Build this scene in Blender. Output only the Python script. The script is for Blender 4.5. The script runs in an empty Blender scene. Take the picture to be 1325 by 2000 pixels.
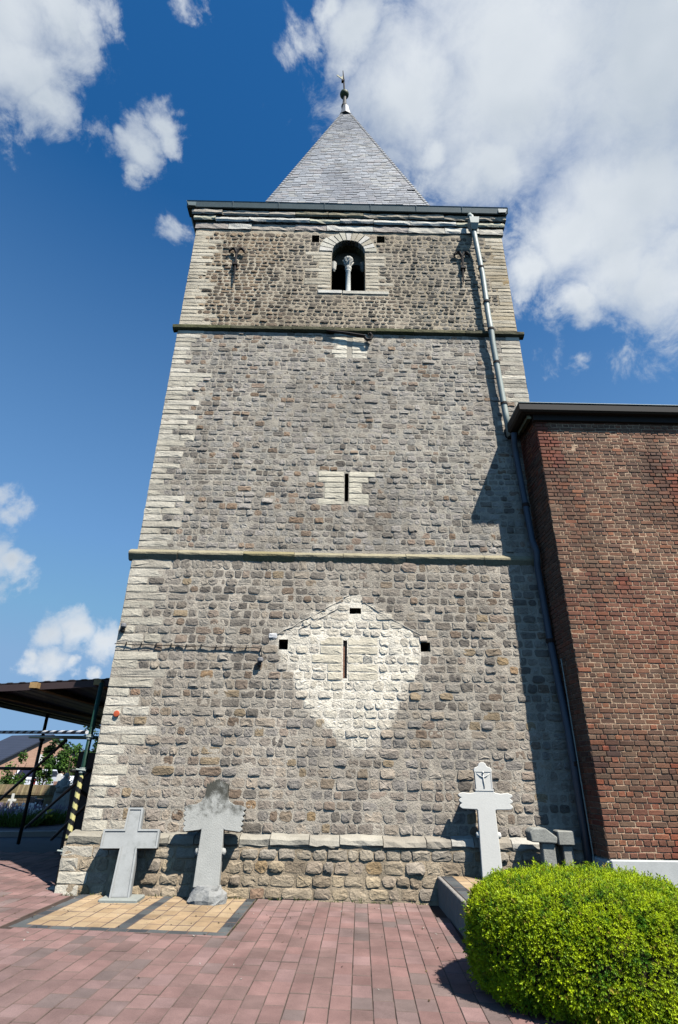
import bpy, math, random
import numpy as np
from mathutils import Vector, Matrix, noise

random.seed(7)
rng = np.random.default_rng(7)
scene = bpy.context.scene
COL = scene.collection
SLOPE = -0.012                       # the churchyard rises gently towards the left


def gz(x):
    return SLOPE * max(-14.0, min(14.0, x))


# ---------------------------------------------------------------- camera
cam_d = bpy.data.cameras.new('camera')
cam_d.sensor_fit = 'VERTICAL'
cam_d.sensor_width = 24.0
cam_d.sensor_height = 24.0
cam_d.lens = 12.768
cam_d.clip_start = 0.05
cam_d.clip_end = 3000.0
cam = bpy.data.objects.new('camera', cam_d)
COL.objects.link(cam)
R = Matrix(((0.999796, -0.018571, -0.007974), (-0.015156, -0.427893, -0.903702), (0.013371, 0.903639, -0.428087)))
cam.matrix_world = Matrix.Translation((-0.084, -8.4, 1.48)) @ R.to_4x4()
scene.camera = cam
CAMP = np.array([-0.084, -8.4, 1.48])
CAMR = np.array(R)

# ---------------------------------------------------------------- light, exposure
SUN_DIR = Vector((0.885, -1.0, 2.03)).normalized()
sun_d = bpy.data.lights.new('sun', 'SUN')
sun_d.energy = 5.0
sun_d.angle = math.radians(0.53)
sun_d.color = (1.0, 0.955, 0.885)
sun = bpy.data.objects.new('sun', sun_d)
COL.objects.link(sun)
sun.rotation_euler = SUN_DIR.to_track_quat('Z', 'Y').to_euler()
sun.location = (8, -12, 20)
scene.view_settings.view_transform = 'Standard'
scene.view_settings.look = 'None'
scene.view_settings.exposure = 0.75
scene.view_settings.gamma = 1.0
scene.view_settings.use_curve_mapping = False
scene.render.engine = 'CYCLES'
scene.cycles.max_bounces = 6
scene.cycles.diffuse_bounces = 0
scene.cycles.glossy_bounces = 2
scene.cycles.transmission_bounces = 2
scene.cycles.use_adaptive_sampling = True

# ---------------------------------------------------------------- world: sky and clouds
CLOUDS = [  # direction of each cloud puff, and its angular radius
    (-0.419, 0.339, 0.842, 0.1), (-0.364, 0.36, 0.859, 0.0531), (-0.412, 0.407, 0.815, 0.0529), (-0.427, 0.391, 0.816, 0.0687),
    (-0.4, 0.445, 0.801, 0.036), (-0.333, 0.364, 0.87, 0.0293), (-0.304, 0.362, 0.881, 0.0188), (-0.355, 0.407, 0.842, 0.0184),
    (-0.414, 0.466, 0.782, 0.0161), (-0.256, 0.472, 0.844, 0.0268), (-0.252, 0.49, 0.835, 0.0249), (-0.293, 0.497, 0.817, 0.0359),
    (-0.342, 0.481, 0.807, 0.0197), (-0.307, 0.519, 0.798, 0.0225), (-0.258, 0.597, 0.76, 0.0184), (-0.215, 0.362, 0.907, 0.0137),
    (-0.08, 0.42, 0.904, 0.0149), (-0.05, 0.4, 0.915, 0.0209), (0.233, 0.413, 0.881, 0.2), (0.097, 0.456, 0.885, 0.11),
    (0.407, 0.52, 0.751, 0.15), (0.013, 0.398, 0.917, 0.0512), (0.411, 0.37, 0.833, 0.1942), (0.344, 0.575, 0.742, 0.08),
    (0.476, 0.573, 0.667, 0.0924), (0.226, 0.513, 0.828, 0.075), (0.394, 0.628, 0.671, 0.0437), (0.304, 0.613, 0.73, 0.0453),
    (-0.022, 0.38, 0.925, 0.0268), (0.388, 0.689, 0.611, 0.0164), (0.141, 0.507, 0.851, 0.045), (-0.515, 0.78, 0.356, 0.0253),
    (-0.498, 0.82, 0.283, 0.0277), (-0.53, 0.802, 0.275, 0.045), (-0.415, 0.887, 0.202, 0.0375), (-0.451, 0.873, 0.185, 0.035),
    (-0.368, 0.909, 0.194, 0.0334), (-0.442, 0.886, 0.141, 0.0285), (-0.467, 0.874, 0.137, 0.0202), (-0.369, 0.92, 0.135, 0.0132),
    (-0.411, 0.901, 0.138, 0.0145), (0.43, 0.585, 0.69, 0.085), (0.36, 0.56, 0.745, 0.09)]
WISPS = [c for c in CLOUDS if c[3] < 0.0212 and c[2] > .6]
_r = random.Random(3)
for _i in range(7):                 # the same sky goes on all round
    a = _r.uniform(math.radians(130), math.radians(410))
    el = math.radians(_r.uniform(6, 65))
    d = (math.cos(el) * math.cos(a), math.cos(el) * math.sin(a), math.sin(el))
    if d[1] > 0.15 and abs(d[0]) < 0.75:
        continue
    CLOUDS.append(d + (_r.uniform(.03, .1),))

world = bpy.data.worlds.new('World')
scene.world = world
world.use_nodes = True
wt = world.node_tree
wt.nodes.clear()


class NT:
    def __init__(s, t):
        s.t = t

    def n(s, kind, **kw):
        nd = s.t.nodes.new(kind)
        for k, v in kw.items():
            setattr(nd, k, v)
        return nd

    def link(s, a, b):
        s.t.links.new(a, b)

    def put(s, sock, v):
        if isinstance(v, bpy.types.NodeSocket):
            s.link(v, sock)
        else:
            sock.default_value = v

    def math(s, op, a, b=0.0, clamp=False):
        nd = s.n('ShaderNodeMath', operation=op, use_clamp=clamp)
        s.put(nd.inputs[0], a)
        s.put(nd.inputs[1], b)
        return nd.outputs[0]

    def vmath(s, op, a, b=(0, 0, 0), scale=None):
        nd = s.n('ShaderNodeVectorMath', operation=op)
        s.put(nd.inputs[0], a)
        s.put(nd.inputs[1], b)
        if scale is not None:
            s.put(nd.inputs['Scale'], scale)
        return nd.outputs['Value'] if op in ('DISTANCE', 'LENGTH', 'DOT_PRODUCT') else nd.outputs[0]

    def noise(s, vec, scale, detail=4.0, rough=0.55, dist=0.0):
        nd = s.n('ShaderNodeTexNoise')
        if vec is not None:
            s.link(vec, nd.inputs['Vector'])
        nd.inputs['Scale'].default_value = scale
        nd.inputs['Detail'].default_value = detail
        nd.inputs['Roughness'].default_value = rough
        nd.inputs['Distortion'].default_value = dist
        return nd

    def mapr(s, v, a, b, c=0.0, d=1.0, smooth=False):
        nd = s.n('ShaderNodeMapRange')
        nd.interpolation_type = 'SMOOTHSTEP' if smooth else 'LINEAR'
        s.put(nd.inputs[0], v)
        for i, x in zip((1, 2, 3, 4), (a, b, c, d)):
            nd.inputs[i].default_value = x
        return nd.outputs[0]

    def mix(s, f, a, b, mode='MIX'):
        nd = s.n('ShaderNodeMix', data_type='RGBA', blend_type=mode)
        s.put(nd.inputs[0], f)
        s.put(nd.inputs[6], a if isinstance(a, bpy.types.NodeSocket) else tuple(a) + (1,) * (4 - len(a)))
        s.put(nd.inputs[7], b if isinstance(b, bpy.types.NodeSocket) else tuple(b) + (1,) * (4 - len(b)))
        return nd.outputs[2]


def cloud_group():
    g = bpy.data.node_groups.new('cloud_field', 'ShaderNodeTree')
    g.interface.new_socket('Vector', in_out='INPUT', socket_type='NodeSocketVector')
    g.interface.new_socket('Value', in_out='OUTPUT', socket_type='NodeSocketFloat')
    k = NT(g)
    gi = k.n('NodeGroupInput')
    go = k.n('NodeGroupOutput')
    v = gi.outputs[0]
    w = k.noise(v, 8.0, 6.0, 0.6)
    wv = k.vmath('SUBTRACT', w.outputs['Color'], (0.5, 0.5, 0.5))
    wv = k.vmath('SCALE', wv, scale=0.105)
    w3 = k.vmath('SUBTRACT', k.noise(v, 30.0, 5.0, 0.6).outputs['Color'], (0.5, 0.5, 0.5))
    v2 = k.vmath('ADD', k.vmath('ADD', v, wv), k.vmath('SCALE', w3, scale=0.03))
    cur = None
    for c in CLOUDS:
        d = k.vmath('DISTANCE', v2, c[:3])
        f = k.math('SUBTRACT', 1.0, k.math('DIVIDE', d, c[3] * 1.15))
        if c in WISPS:
            f = k.math('MULTIPLY', f, 0.5)
        cur = f if cur is None else k.math('MAXIMUM', cur, f)
    nz = k.noise(v, 13.0, 11.0, 0.66, 0.35).outputs['Fac']
    nz = k.math('MULTIPLY', k.math('SUBTRACT', nz, 0.5), 3.1)
    nz = k.math('MULTIPLY', nz, k.mapr(cur, 0.05, 0.5, 1.0, 0.22, True))
    out = k.math('ADD', k.math('MAXIMUM', cur, -1.5), nz)
    k.link(out, go.inputs[0])
    return g


k = NT(wt)
tc = k.n('ShaderNodeTexCoord')
vec = k.vmath('NORMALIZE', tc.outputs['Generated'])
sky = k.n('ShaderNodeTexSky')
sky.sky_type = 'NISHITA'
sky.sun_disc = False
sky.sun_elevation = math.radians(56.6)
sky.sun_rotation = math.atan2(SUN_DIR.x, SUN_DIR.y)
sky.air_density = 0.9
sky.dust_density = 0.15
sky.ozone_density = 2.5
skyc = k.n('ShaderNodeHueSaturation')
k.link(sky.outputs[0], skyc.inputs['Color'])
skyc.inputs['Saturation'].default_value = 1.34
SKY_STRENGTH = 0.088
base = k.vmath('SCALE', skyc.outputs[0], scale=SKY_STRENGTH)
base = k.vmath('MINIMUM', base, (0.14, 0.22, 0.35))
sepd = k.n('ShaderNodeSeparateXYZ')
k.link(vec, sepd.inputs[0])
base = k.mix(k.mapr(sepd.outputs['Z'], 0.0, 0.8, 0.9, 0.0), base, (0.145, 0.262, 0.425))
grp = cloud_group()
g1 = k.n('ShaderNodeGroup')
g1.node_tree = grp
k.link(vec, g1.inputs[0])
g2 = k.n('ShaderNodeGroup')
g2.node_tree = grp
k.link(k.vmath('ADD', vec, (0.016, -0.012, 0.03)), g2.inputs[0])
dens = g1.outputs[0]
alpha = k.mapr(dens, -0.2, 0.85, 0.0, 1.0, True)
shade = k.math('SUBTRACT', dens, g2.outputs[0])
shade = k.mapr(shade, -0.8, 0.6, 0.0, 1.0, True)
lown = k.mapr(k.noise(vec, 4.2, 3.0, 0.5).outputs['Fac'], 0.35, 0.68, 0.0, 1.0, True)
thick = k.mapr(dens, 0.25, 0.95, 1.0, 0.35)
lum = k.math('ADD', k.math('MULTIPLY', lown, 0.4), k.math('MULTIPLY', shade, 0.22))
lum = k.math('ADD', lum, k.math('MULTIPLY', thick, 0.38))
ccol = k.mix(lum, (0.225, 0.275, 0.335), (0.50, 0.525, 0.55))
mixc = k.mix(alpha, base, ccol)
bg = k.n('ShaderNodeBackground')
k.link(mixc, bg.inputs['Color'])
bg.inputs['Strength'].default_value = 1.0
wo = k.n('ShaderNodeOutputWorld')
k.link(bg.outputs[0], wo.inputs['Surface'])


# ---------------------------------------------------------------- helpers
def lin(r, g, b, m=1.0):
    o = []
    for c in (r, g, b):
        c = c / 255.0
        o.append(m * (c / 12.92 if c <= 0.04045 else ((c + 0.055) / 1.055) ** 2.4))
    return tuple(o)


def material(name, color=None, src='fixed', rough=0.85, mott=0.25, mscale=9.0, fine=45.0, bump=0.3, bscale=60.0, bdist=0.01,
             spec=0.3, metal=0.0, extra=None, trans=0.0, stain=0.0):
    m = bpy.data.materials.new(name)
    m.use_nodes = True
    t = NT(m.node_tree)
    t.t.nodes.clear()
    out = t.n('ShaderNodeOutputMaterial')
    bs = t.n('ShaderNodeBsdfPrincipled')
    bs.inputs['Roughness'].default_value = rough
    bs.inputs['Metallic'].default_value = metal
    bs.inputs['Specular IOR Level'].default_value = spec
    geo = t.n('ShaderNodeNewGeometry')
    pos = geo.outputs['Position']
    if src == 'attr':
        a = t.n('ShaderNodeAttribute')
        a.attribute_name = 'tint'
        c = a.outputs['Color']
    elif src == 'object':
        a = t.n('ShaderNodeObjectInfo')
        c = a.outputs['Color']
    else:
        a = t.n('ShaderNodeRGB')
        a.outputs[0].default_value = tuple(color) + (1,)
        c = a.outputs[0]
    if mott > 0:
        n1 = t.noise(pos, mscale, 5.0, 0.6).outputs['Fac']
        n2 = t.noise(pos, fine, 4.0, 0.65).outputs['Fac']
        f = t.math('ADD', t.math('MULTIPLY', n1, 0.5), t.math('MULTIPLY', n2, 0.5))
        f = t.mapr(f, 0.3, 0.7, 1.0 - mott, 1.0 + mott)
        c = t.vmath('SCALE', c, scale=f)
    if stain > 0:       # run-off streaks and broad weathering
        st1 = t.noise(t.vmath('MULTIPLY', pos, (3.2, 3.2, 0.38)), 1.0, 5.0, 0.62).outputs['Fac']
        st2 = t.noise(pos, 0.85, 5.0, 0.6).outputs['Fac']
        sf_ = t.mapr(t.math('ADD', t.math('MULTIPLY', st1, 0.55), t.math('MULTIPLY', st2, 0.45)), 0.36, 0.62, 1.0 - stain, 1.0 + stain * 0.45)
        c = t.vmath('SCALE', c, scale=sf_)
    if extra:
        c = extra(t, c, pos, geo)
    t.put(bs.inputs['Base Color'], c)
    if bump > 0:
        b = t.n('ShaderNodeBump')
        b.inputs['Strength'].default_value = bump
        b.inputs['Distance'].default_value = bdist
        t.link(t.noise(pos, bscale, 6.0, 0.65).outputs['Fac'], b.inputs['Height'])
        t.link(b.outputs[0], bs.inputs['Normal'])
    if trans > 0:
        tr = t.n('ShaderNodeBsdfTranslucent')
        t.put(tr.inputs['Color'], c)
        mx = t.n('ShaderNodeMixShader')
        mx.inputs[0].default_value = trans
        t.link(bs.outputs[0], mx.inputs[1])
        t.link(tr.outputs[0], mx.inputs[2])
        t.link(mx.outputs[0], out.inputs[0])
    else:
        t.link(bs.outputs[0], out.inputs[0])
    return m


class MB:
    """collects vertices, faces and one colour per face, and links them as one mesh object"""

    def __init__(s):
        s.v, s.f, s.c = [], [], []

    def add(s, vs, fs, col=(1, 1, 1)):
        b = len(s.v)
        s.v.extend([tuple(map(float, q)) for q in vs])
        for f in fs:
            s.f.append(tuple(b + i for i in f))
            s.c.append(col)
        return s

    def merge(s, o):
        b = len(s.v)
        s.v.extend(o.v)
        s.f.extend(tuple(b + i for i in f) for f in o.f)
        s.c.extend(o.c)
        return s

    def box(s, x0, x1, y0, y1, z0, z1, col=(1, 1, 1), bev=0.0):
        if bev <= 0:
            vs = [(x0, y0, z0), (x1, y0, z0), (x1, y1, z0), (x0, y1, z0), (x0, y0, z1), (x1, y0, z1), (x1, y1, z1), (x0, y1, z1)]
            return s.add(vs, [(0, 3, 2, 1), (4, 5, 6, 7), (0, 1, 5, 4), (1, 2, 6, 5), (2, 3, 7, 6), (3, 0, 4, 7)], col)
        b = bev
        vs, idx = [], {}
        for ix, (x, xi) in enumerate(((x0, x0 + b), (x1, x1 - b))):
            for iy, (y, yi) in enumerate(((y0, y0 + b), (y1, y1 - b))):
                for iz, (z, zi) in enumerate(((z0, z0 + b), (z1, z1 - b))):
                    for ax, q in enumerate(((x, yi, zi), (xi, y, zi), (xi, yi, z))):
                        idx[(ix, iy, iz, ax)] = len(vs)
                        vs.append(q)
        g = idx
        fs = []
        for i in (0, 1):
            fs.append([g[(i, 0, 0, 0)], g[(i, 1, 0, 0)], g[(i, 1, 1, 0)], g[(i, 0, 1, 0)]][::1 if i else -1])
            fs.append([g[(0, i, 0, 1)], g[(1, i, 0, 1)], g[(1, i, 1, 1)], g[(0, i, 1, 1)]][::-1 if i else 1])
            fs.append([g[(0, 0, i, 2)], g[(1, 0, i, 2)], g[(1, 1, i, 2)], g[(0, 1, i, 2)]][::1 if i else -1])
        for i in (0, 1):
            for j in (0, 1):
                fs.append([g[(i, j, 0, 0)], g[(i, j, 1, 0)], g[(i, j, 1, 1)], g[(i, j, 0, 1)]])
                fs.append([g[(i, 0, j, 0)], g[(i, 1, j, 0)], g[(i, 1, j, 2)], g[(i, 0, j, 2)]])
                fs.append([g[(0, i, j, 1)], g[(1, i, j, 1)], g[(1, i, j, 2)], g[(0, i, j, 2)]])
                for q in (0, 1):
                    fs.append([g[(i, j, q, 0)], g[(i, j, q, 1)], g[(i, j, q, 2)]])
        return s.add(vs, fs, col)

    def prism(s, pts, y0, y1, col=(1, 1, 1)):
        """outline in x,z pulled through from y0 (front) to y1 (back)"""
        n = len(pts)
        vs = [(x, y0, z) for x, z in pts] + [(x, y1, z) for x, z in pts]
        fs = [tuple(range(n)), tuple(range(2 * n - 1, n - 1, -1))]
        fs += [(i, i + n, (i + 1) % n + n, (i + 1) % n) for i in range(n)]
        return s.add(vs, fs, col)

    def tube(s, pts, r, n=8, col=(1, 1, 1), cap=True, stripe=None):
        pts = [Vector(p) for p in pts]
        rs = r if isinstance(r, (list, tuple)) else [r] * len(pts)
        up = Vector((0.31, 0.83, 0.46)).normalized()
        rings = []
        for i, p in enumerate(pts):
            d = (pts[min(i + 1, len(pts) - 1)] - pts[max(i - 1, 0)]).normalized()
            a = d.cross(up).normalized()
            b = d.cross(a)
            rings.append([p + (a * math.cos(2 * math.pi * j / n) + b * math.sin(2 * math.pi * j / n)) * rs[i] for j in range(n)])
        base = len(s.v)
        for q in rings:
            s.v.extend(tuple(x) for x in q)
        for i in range(len(pts) - 1):
            for j in range(n):
                s.f.append((base + i * n + j, base + i * n + (j + 1) % n, base + (i + 1) * n + (j + 1) % n, base + (i + 1) * n + j))
                s.c.append(stripe(i, j) if stripe else col)
        if cap:
            s.f.append(tuple(base + j for j in range(n))[::-1])
            s.c.append(col)
            s.f.append(tuple(base + (len(pts) - 1) * n + j for j in range(n)))
            s.c.append(col)
        return s

    def lathe(s, prof, cx, cy, n=14, col=(1, 1, 1)):
        base = len(s.v)
        for r, z in prof:
            for j in range(n):
                a = 2 * math.pi * j / n
                s.v.append((cx + r * math.cos(a), cy + r * math.sin(a), z))
        for i in range(len(prof) - 1):
            for j in range(n):
                s.f.append((base + i * n + j, base + i * n + (j + 1) % n, base + (i + 1) * n + (j + 1) % n, base + (i + 1) * n + j))
                s.c.append(col)
        s.f.append(tuple(base + j for j in range(n))[::-1])
        s.c.append(col)
        s.f.append(tuple(base + (len(prof) - 1) * n + j for j in range(n)))
        s.c.append(col)
        return s

    def xf(s, M):
        s.v = [tuple(M @ Vector(q)) for q in s.v]
        return s


WL = {}


def place(o, parent, origin):
    w = Vector(origin)
    WL[o.name] = w
    if parent is not None:
        o.parent = parent
        o.location = w - WL[parent.name]
    else:
        o.location = w
    COL.objects.link(o)


def obj(name, mb, mat, parent=None, origin=None, smooth=False, color=None, bevel=0.0, kind=None):
    V = np.array(mb.v, dtype=np.float64)
    if origin is None:
        lo, hi = V.min(0), V.max(0)
        origin = ((lo[0] + hi[0]) / 2, (lo[1] + hi[1]) / 2, lo[2])
    V = V - np.array(origin)
    me = bpy.data.meshes.new(name)
    me.from_pydata(V.tolist(), [], mb.f)
    at = me.attributes.new('tint', 'FLOAT_COLOR', 'FACE')
    cc = np.ones((len(mb.f), 4), dtype=np.float32)
    cc[:, :3] = np.array(mb.c, dtype=np.float32)
    at.data.foreach_set('color', cc.ravel())
    if smooth:
        me.polygons.foreach_set('use_smooth', [True] * len(me.polygons))
    me.materials.append(mat)
    me.update()
    o = bpy.data.objects.new(name, me)
    if color is not None:
        o.color = tuple(color) + (1,)
    if bevel > 0:
        b = o.modifiers.new('bevel', 'BEVEL')
        b.width = bevel
        b.segments = 2
        b.limit_method = 'ANGLE'
        b.angle_limit = math.radians(35)
    if kind:
        o['kind'] = kind
    place(o, parent, origin)
    return o


def tag(o, label, cat, group=None):
    o['label'] = label
    o['category'] = cat
    if group:
        o['group'] = group
    return o


def empty(name, loc, label, cat, group=None):
    o = bpy.data.objects.new(name, None)
    o.empty_display_size = 0.2
    place(o, None, loc)
    return tag(o, label, cat, group)


def structure(o):
    o['kind'] = 'structure'
    return o


def N(x, y, z=0.0):
    return noise.noise(Vector((x, y, z)))


def fbm(x, y, z=0.0, o=4):
    s, a = 0.0, 1.0
    for i in range(o):
        s += a * noise.noise(Vector((x * 2 ** i, y * 2 ** i, z + 7.3 * i)))
        a *= 0.5
    return s


def scol(c, f):
    return tuple(q * f for q in c)


def mixc(a, b, f):
    return tuple(x + (y - x) * f for x, y in zip(a, b))


# ---------------------------------------------------------------- materials
def lichen(t, c, pos, geo):
    n = t.noise(pos, 2.3, 6.0, 0.65).outputs['Fac']
    f = t.mapr(n, 0.56, 0.72, 0.0, 0.35, True)
    return t.mix(f, c, lin(120, 112, 84))


M_STONE = material('rubble stone', stain=.26, src='attr', mott=0.34, mscale=14.0, fine=70.0, bump=0.75, bscale=38.0, bdist=0.02)
M_STONE_OBJ = material('rubble stone piece', stain=.26, src='object', mott=0.34, mscale=14.0, fine=70.0, bump=0.75, bscale=38.0, bdist=0.02)
M_PALE = material('pale limestone', stain=.26, src='attr', mott=0.16, mscale=8.0, fine=60.0, bump=0.6, bscale=30.0, bdist=0.02)
M_PALE_OBJ = material('pale limestone piece', stain=.26, src='object', mott=0.16, mscale=8.0, fine=60.0, bump=0.6, bscale=30.0, bdist=0.02)
M_MORTAR = material('lime mortar', stain=.26, src='attr', mott=0.2, mscale=11.0, fine=80.0, bump=0.8, bscale=45.0, bdist=0.02)
M_DARKHOLE = material('painted dark of unlit interior', lin(40, 36, 32), mott=0.2)
M_COURSE = material('weathered string stone', src='attr', mott=0.3, mscale=5.0, fine=40.0, bump=0.6, bscale=35.0, bdist=0.02)
M_LEAD = material('weathered lead', lin(98, 112, 112), mott=0.25, mscale=4.0, fine=25.0, rough=0.6, bump=0.15, spec=0.4)
M_ZINC = material('galvanised zinc', lin(150, 158, 150), mott=0.14, mscale=5.0, fine=30.0, rough=0.5, bump=0.05, spec=0.5)
M_IRON = material('rusted iron', lin(38, 32, 30), mott=0.4, rough=0.8, bump=0.4)
M_SLATE = material('slate', src='attr', mott=0.18, mscale=3.0, fine=30.0, rough=0.5, bump=0.35, bscale=30.0, spec=0.5)
M_BRICK = material('old red brick', stain=.22, src='attr', mott=0.3, mscale=12.0, fine=70.0, bump=0.55, bscale=55.0, bdist=0.012)
M_BRICK_OBJ = material('old red brick piece', stain=.22, src='object', mott=0.3, mscale=12.0, fine=70.0, bump=0.55, bscale=55.0, bdist=0.012)
M_SLAB = material('pale plinth slab', lin(196, 198, 194, 0.85), stain=.15, mott=0.1, mscale=3.0, fine=30.0, bump=0.2)
M_PAVER = material('concrete paver', stain=.2, src='attr', mott=0.42, mscale=3.0, fine=130.0, bump=0.6, bscale=160.0, bdist=0.006)
M_PAVER_OBJ = material('concrete paver piece', stain=.2, src='object', mott=0.42, mscale=3.0, fine=130.0, bump=0.6, bscale=160.0, bdist=0.006)
M_JOINT = material('earth in the joints', lin(126, 108, 100, 0.62), mott=0.35, mscale=3.0, fine=90.0, bump=0.5)
M_SAND = material('joint sand', lin(92, 80, 74, 0.5), mott=0.35, mscale=3.0, fine=90.0, bump=0.5)
M_EARTH = material('grass and earth', lin(96, 104, 62, 0.5), mott=0.4, mscale=1.5, fine=20.0, bump=0.6, bscale=25.0, bdist=0.03)
M_ASPHALT = material('asphalt path', lin(120, 122, 126, 0.42), mott=0.25, mscale=2.0, fine=90.0, bump=0.5, bscale=120.0)


def crust(t, c, pos, geo):
    sep = t.n('ShaderNodeSeparateXYZ')
    t.link(pos, sep.inputs[0])
    n = t.noise(pos, 7.0, 6.0, 0.7).outputs['Fac']
    hgt = t.mapr(sep.outputs['Z'], 0.7, 1.32, -0.22, 0.36)
    f = t.mapr(t.math('ADD', n, hgt), 0.47, 0.8, 0.0, 0.92, True)
    return t.mix(f, c, lin(58, 58, 48, 0.7))


def streaks(t, c, pos, geo):
    n = t.noise(pos, 11.0, 6.0, 0.65).outputs['Fac']
    f = t.mapr(n, 0.5, 0.75, 0.0, 0.35, True)
    return t.mix(f, c, lin(120, 124, 116, 0.7))


M_CROSS_GREY = material('grey granite', lin(176, 178, 176, 0.78), mott=0.16, mscale=5.0, fine=120.0, bump=0.35, bscale=140.0, bdist=0.005, extra=streaks)
M_CROSS_OLD = material('lichen crusted bluestone', lin(178, 178, 172, 0.82), mott=0.16, mscale=6.0, fine=110.0, bump=0.6, bscale=70.0, bdist=0.01, extra=crust)
M_CROSS_WHITE = material('whitewashed stone', lin(216, 214, 206, 0.92), mott=0.07, mscale=4.0, fine=60.0, bump=0.2)
M_ROUGHGREY = material('rough grey stone', lin(158, 158, 150, 0.8), mott=0.25, bump=0.6, bscale=50.0)
M_PLAIN = material('painted', src='attr', mott=0.08, bump=0.0, rough=0.6)
M_GLOSS = material('glossy paint', src='attr', mott=0.0, bump=0.0, rough=0.25, spec=0.5)
M_GREENPOLE = material('green painted tube', lin(28, 62, 48, 0.8), mott=0.3, mscale=6.0, rough=0.45, bump=0.1)
M_BLACKPOLE = material('dark tube', lin(40, 42, 42, 0.6), mott=0.2, rough=0.5, bump=0.0)
M_TIMBER = material('sawn timber', lin(186, 152, 104, 0.7), mott=0.25, mscale=14.0, bump=0.3)
M_SHEET = material('dark corrugated sheet', lin(62, 54, 56, 0.7), mott=0.2, mscale=2.0, rough=0.45, bump=0.05, spec=0.5)
M_LEAF = material('leaf', src='attr', mott=0.12, mscale=20.0, bump=0.0, rough=0.55, spec=0.25, trans=0.28)
M_TWIG = material('twigs', lin(46, 42, 24, 0.7), mott=0.4, bump=0.5)
M_BARK = material('bark', lin(92, 80, 66, 0.6), mott=0.35, bump=0.6)

K = 0.98      # picture colour to stone colour on the sunlit tower front

# ---------------------------------------------------------------- ground, paving
def sheet(name, xs, ys, z, mat):
    mb = MB()
    nx, ny = len(xs), len(ys)
    vs = [(x, y, gz(x) + z) for y in ys for x in xs]
    fs = [(j * nx + i, j * nx + i + 1, (j + 1) * nx + i + 1, (j + 1) * nx + i) for j in range(ny - 1) for i in range(nx - 1)]
    mb.add(vs, fs)
    return structure(obj(name, mb, mat, origin=(0, 0, 0)))


ground = sheet('ground', [-400, -60, -14, 0, 14, 60, 400], [-60, -10, 0, 20, 120, 900], -0.06, M_EARTH)
paving = sheet('paving', [-12.5, -6, 0, 8], [-7, 0, 3.3], -0.022, M_SAND)
path = sheet('path', [-13.5, -9, -3.4], [3.3, 6, 9.2], -0.028, M_ASPHALT)

A = math.radians(-2.9)
TILT = math.atan(SLOPE)
PU = Vector((math.cos(A), math.sin(A), 0))
PV = Vector((-math.sin(A), math.cos(A), 0))
PO = Vector((-1.06, -1.86, 0))        # front right corner of the yellow graves plot


def p2w(u, v):
    q = PO + PU * u + PV * v
    return q.x, q.y


RED = [mixc(q, lin(150, 128, 120), .3) for q in [lin(182, 142, 136), lin(176, 134, 128), lin(172, 132, 126), lin(180, 144, 140), lin(164, 128, 122), lin(158, 126, 120)]]
GREYR = [lin(150, 130, 124), lin(142, 124, 119), lin(154, 130, 125)]
KP = 0.555
pav_items = []      # (u0,u1,v0,v1,colour)
CW = 0.152
PLOT_U0, PLOT_U1, PLOT_V0, PLOT_V1 = -2.17, 0.0, 0.0, 1.72
for i in range(-64, 54):
    u0 = i * CW + 0.02
    v = -4.0 + random.uniform(0, .2)
    ru = random.uniform(-1, 1)
    while v < 5.4:
        L = random.choice((0.18, 0.22, 0.25, 0.25, 0.3))
        if abs(u0) < 0.2:
            pass
        x, y = p2w(u0 + CW / 2, v + L / 2)
        inplot = PLOT_U0 - CW < u0 < PLOT_U1 and v + L > PLOT_V0 and v < PLOT_V1
        if inplot:
            if v < PLOT_V0 - 0.05:
                L2 = PLOT_V0 - v
                pav_items.append([u0, u0 + CW, v, v + L2, None])
            v = PLOT_V1
            continue
        ok = -11.5 < x < 7.4 and y < 3.25 and not (x > -3.52 and y > -0.16) and not (x > 1.22 and y > -1.95)
        if ok:
            pav_items.append([u0, u0 + CW, v, v + L, None])
        v += L
for it in pav_items:
    x, y = p2w((it[0] + it[1]) / 2, (it[2] + it[3]) / 2)
    n = fbm(x * .5, y * .5, 1.0) + random.gauss(0, .35)
    c = random.choice(RED) if n > -0.5 else random.choice(GREYR)
    # pale dusty strip near the tower foot, greyer in front of the plot
    g = max(0, min(1, (-1.9 - y) * 0.5)) * max(0, min(1, (0.2 - x) * .4))
    c = mixc(c, lin(136, 120, 116), 0.45 * g)
    c = mixc(c, lin(186, 164, 154), .55 * max(0, min(1, (y + .75) * 1.6)) * (1 if x > -1 else 0))
    it[4] = scol(c, KP * random.uniform(.9, 1.1))
# yellow and dark grey pavers of the plot
yel, gry = [], []
BW = 0.115


def cells(u0, u1, v0, v1, du, dv, lst, pal, stag=False):
    nu, nv = max(1, round((u1 - u0) / du)), max(1, round((v1 - v0) / dv))
    for a in range(nu):
        for b in range(nv):
            c = random.choice(pal)
            c = scol(c, KP * random.uniform(.93, 1.07))
            lst.append([u0 + (u1 - u0) * a / nu, u0 + (u1 - u0) * (a + 1) / nu, v0 + (v1 - v0) * b / nv, v0 + (v1 - v0) * (b + 1) / nv, c])


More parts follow.
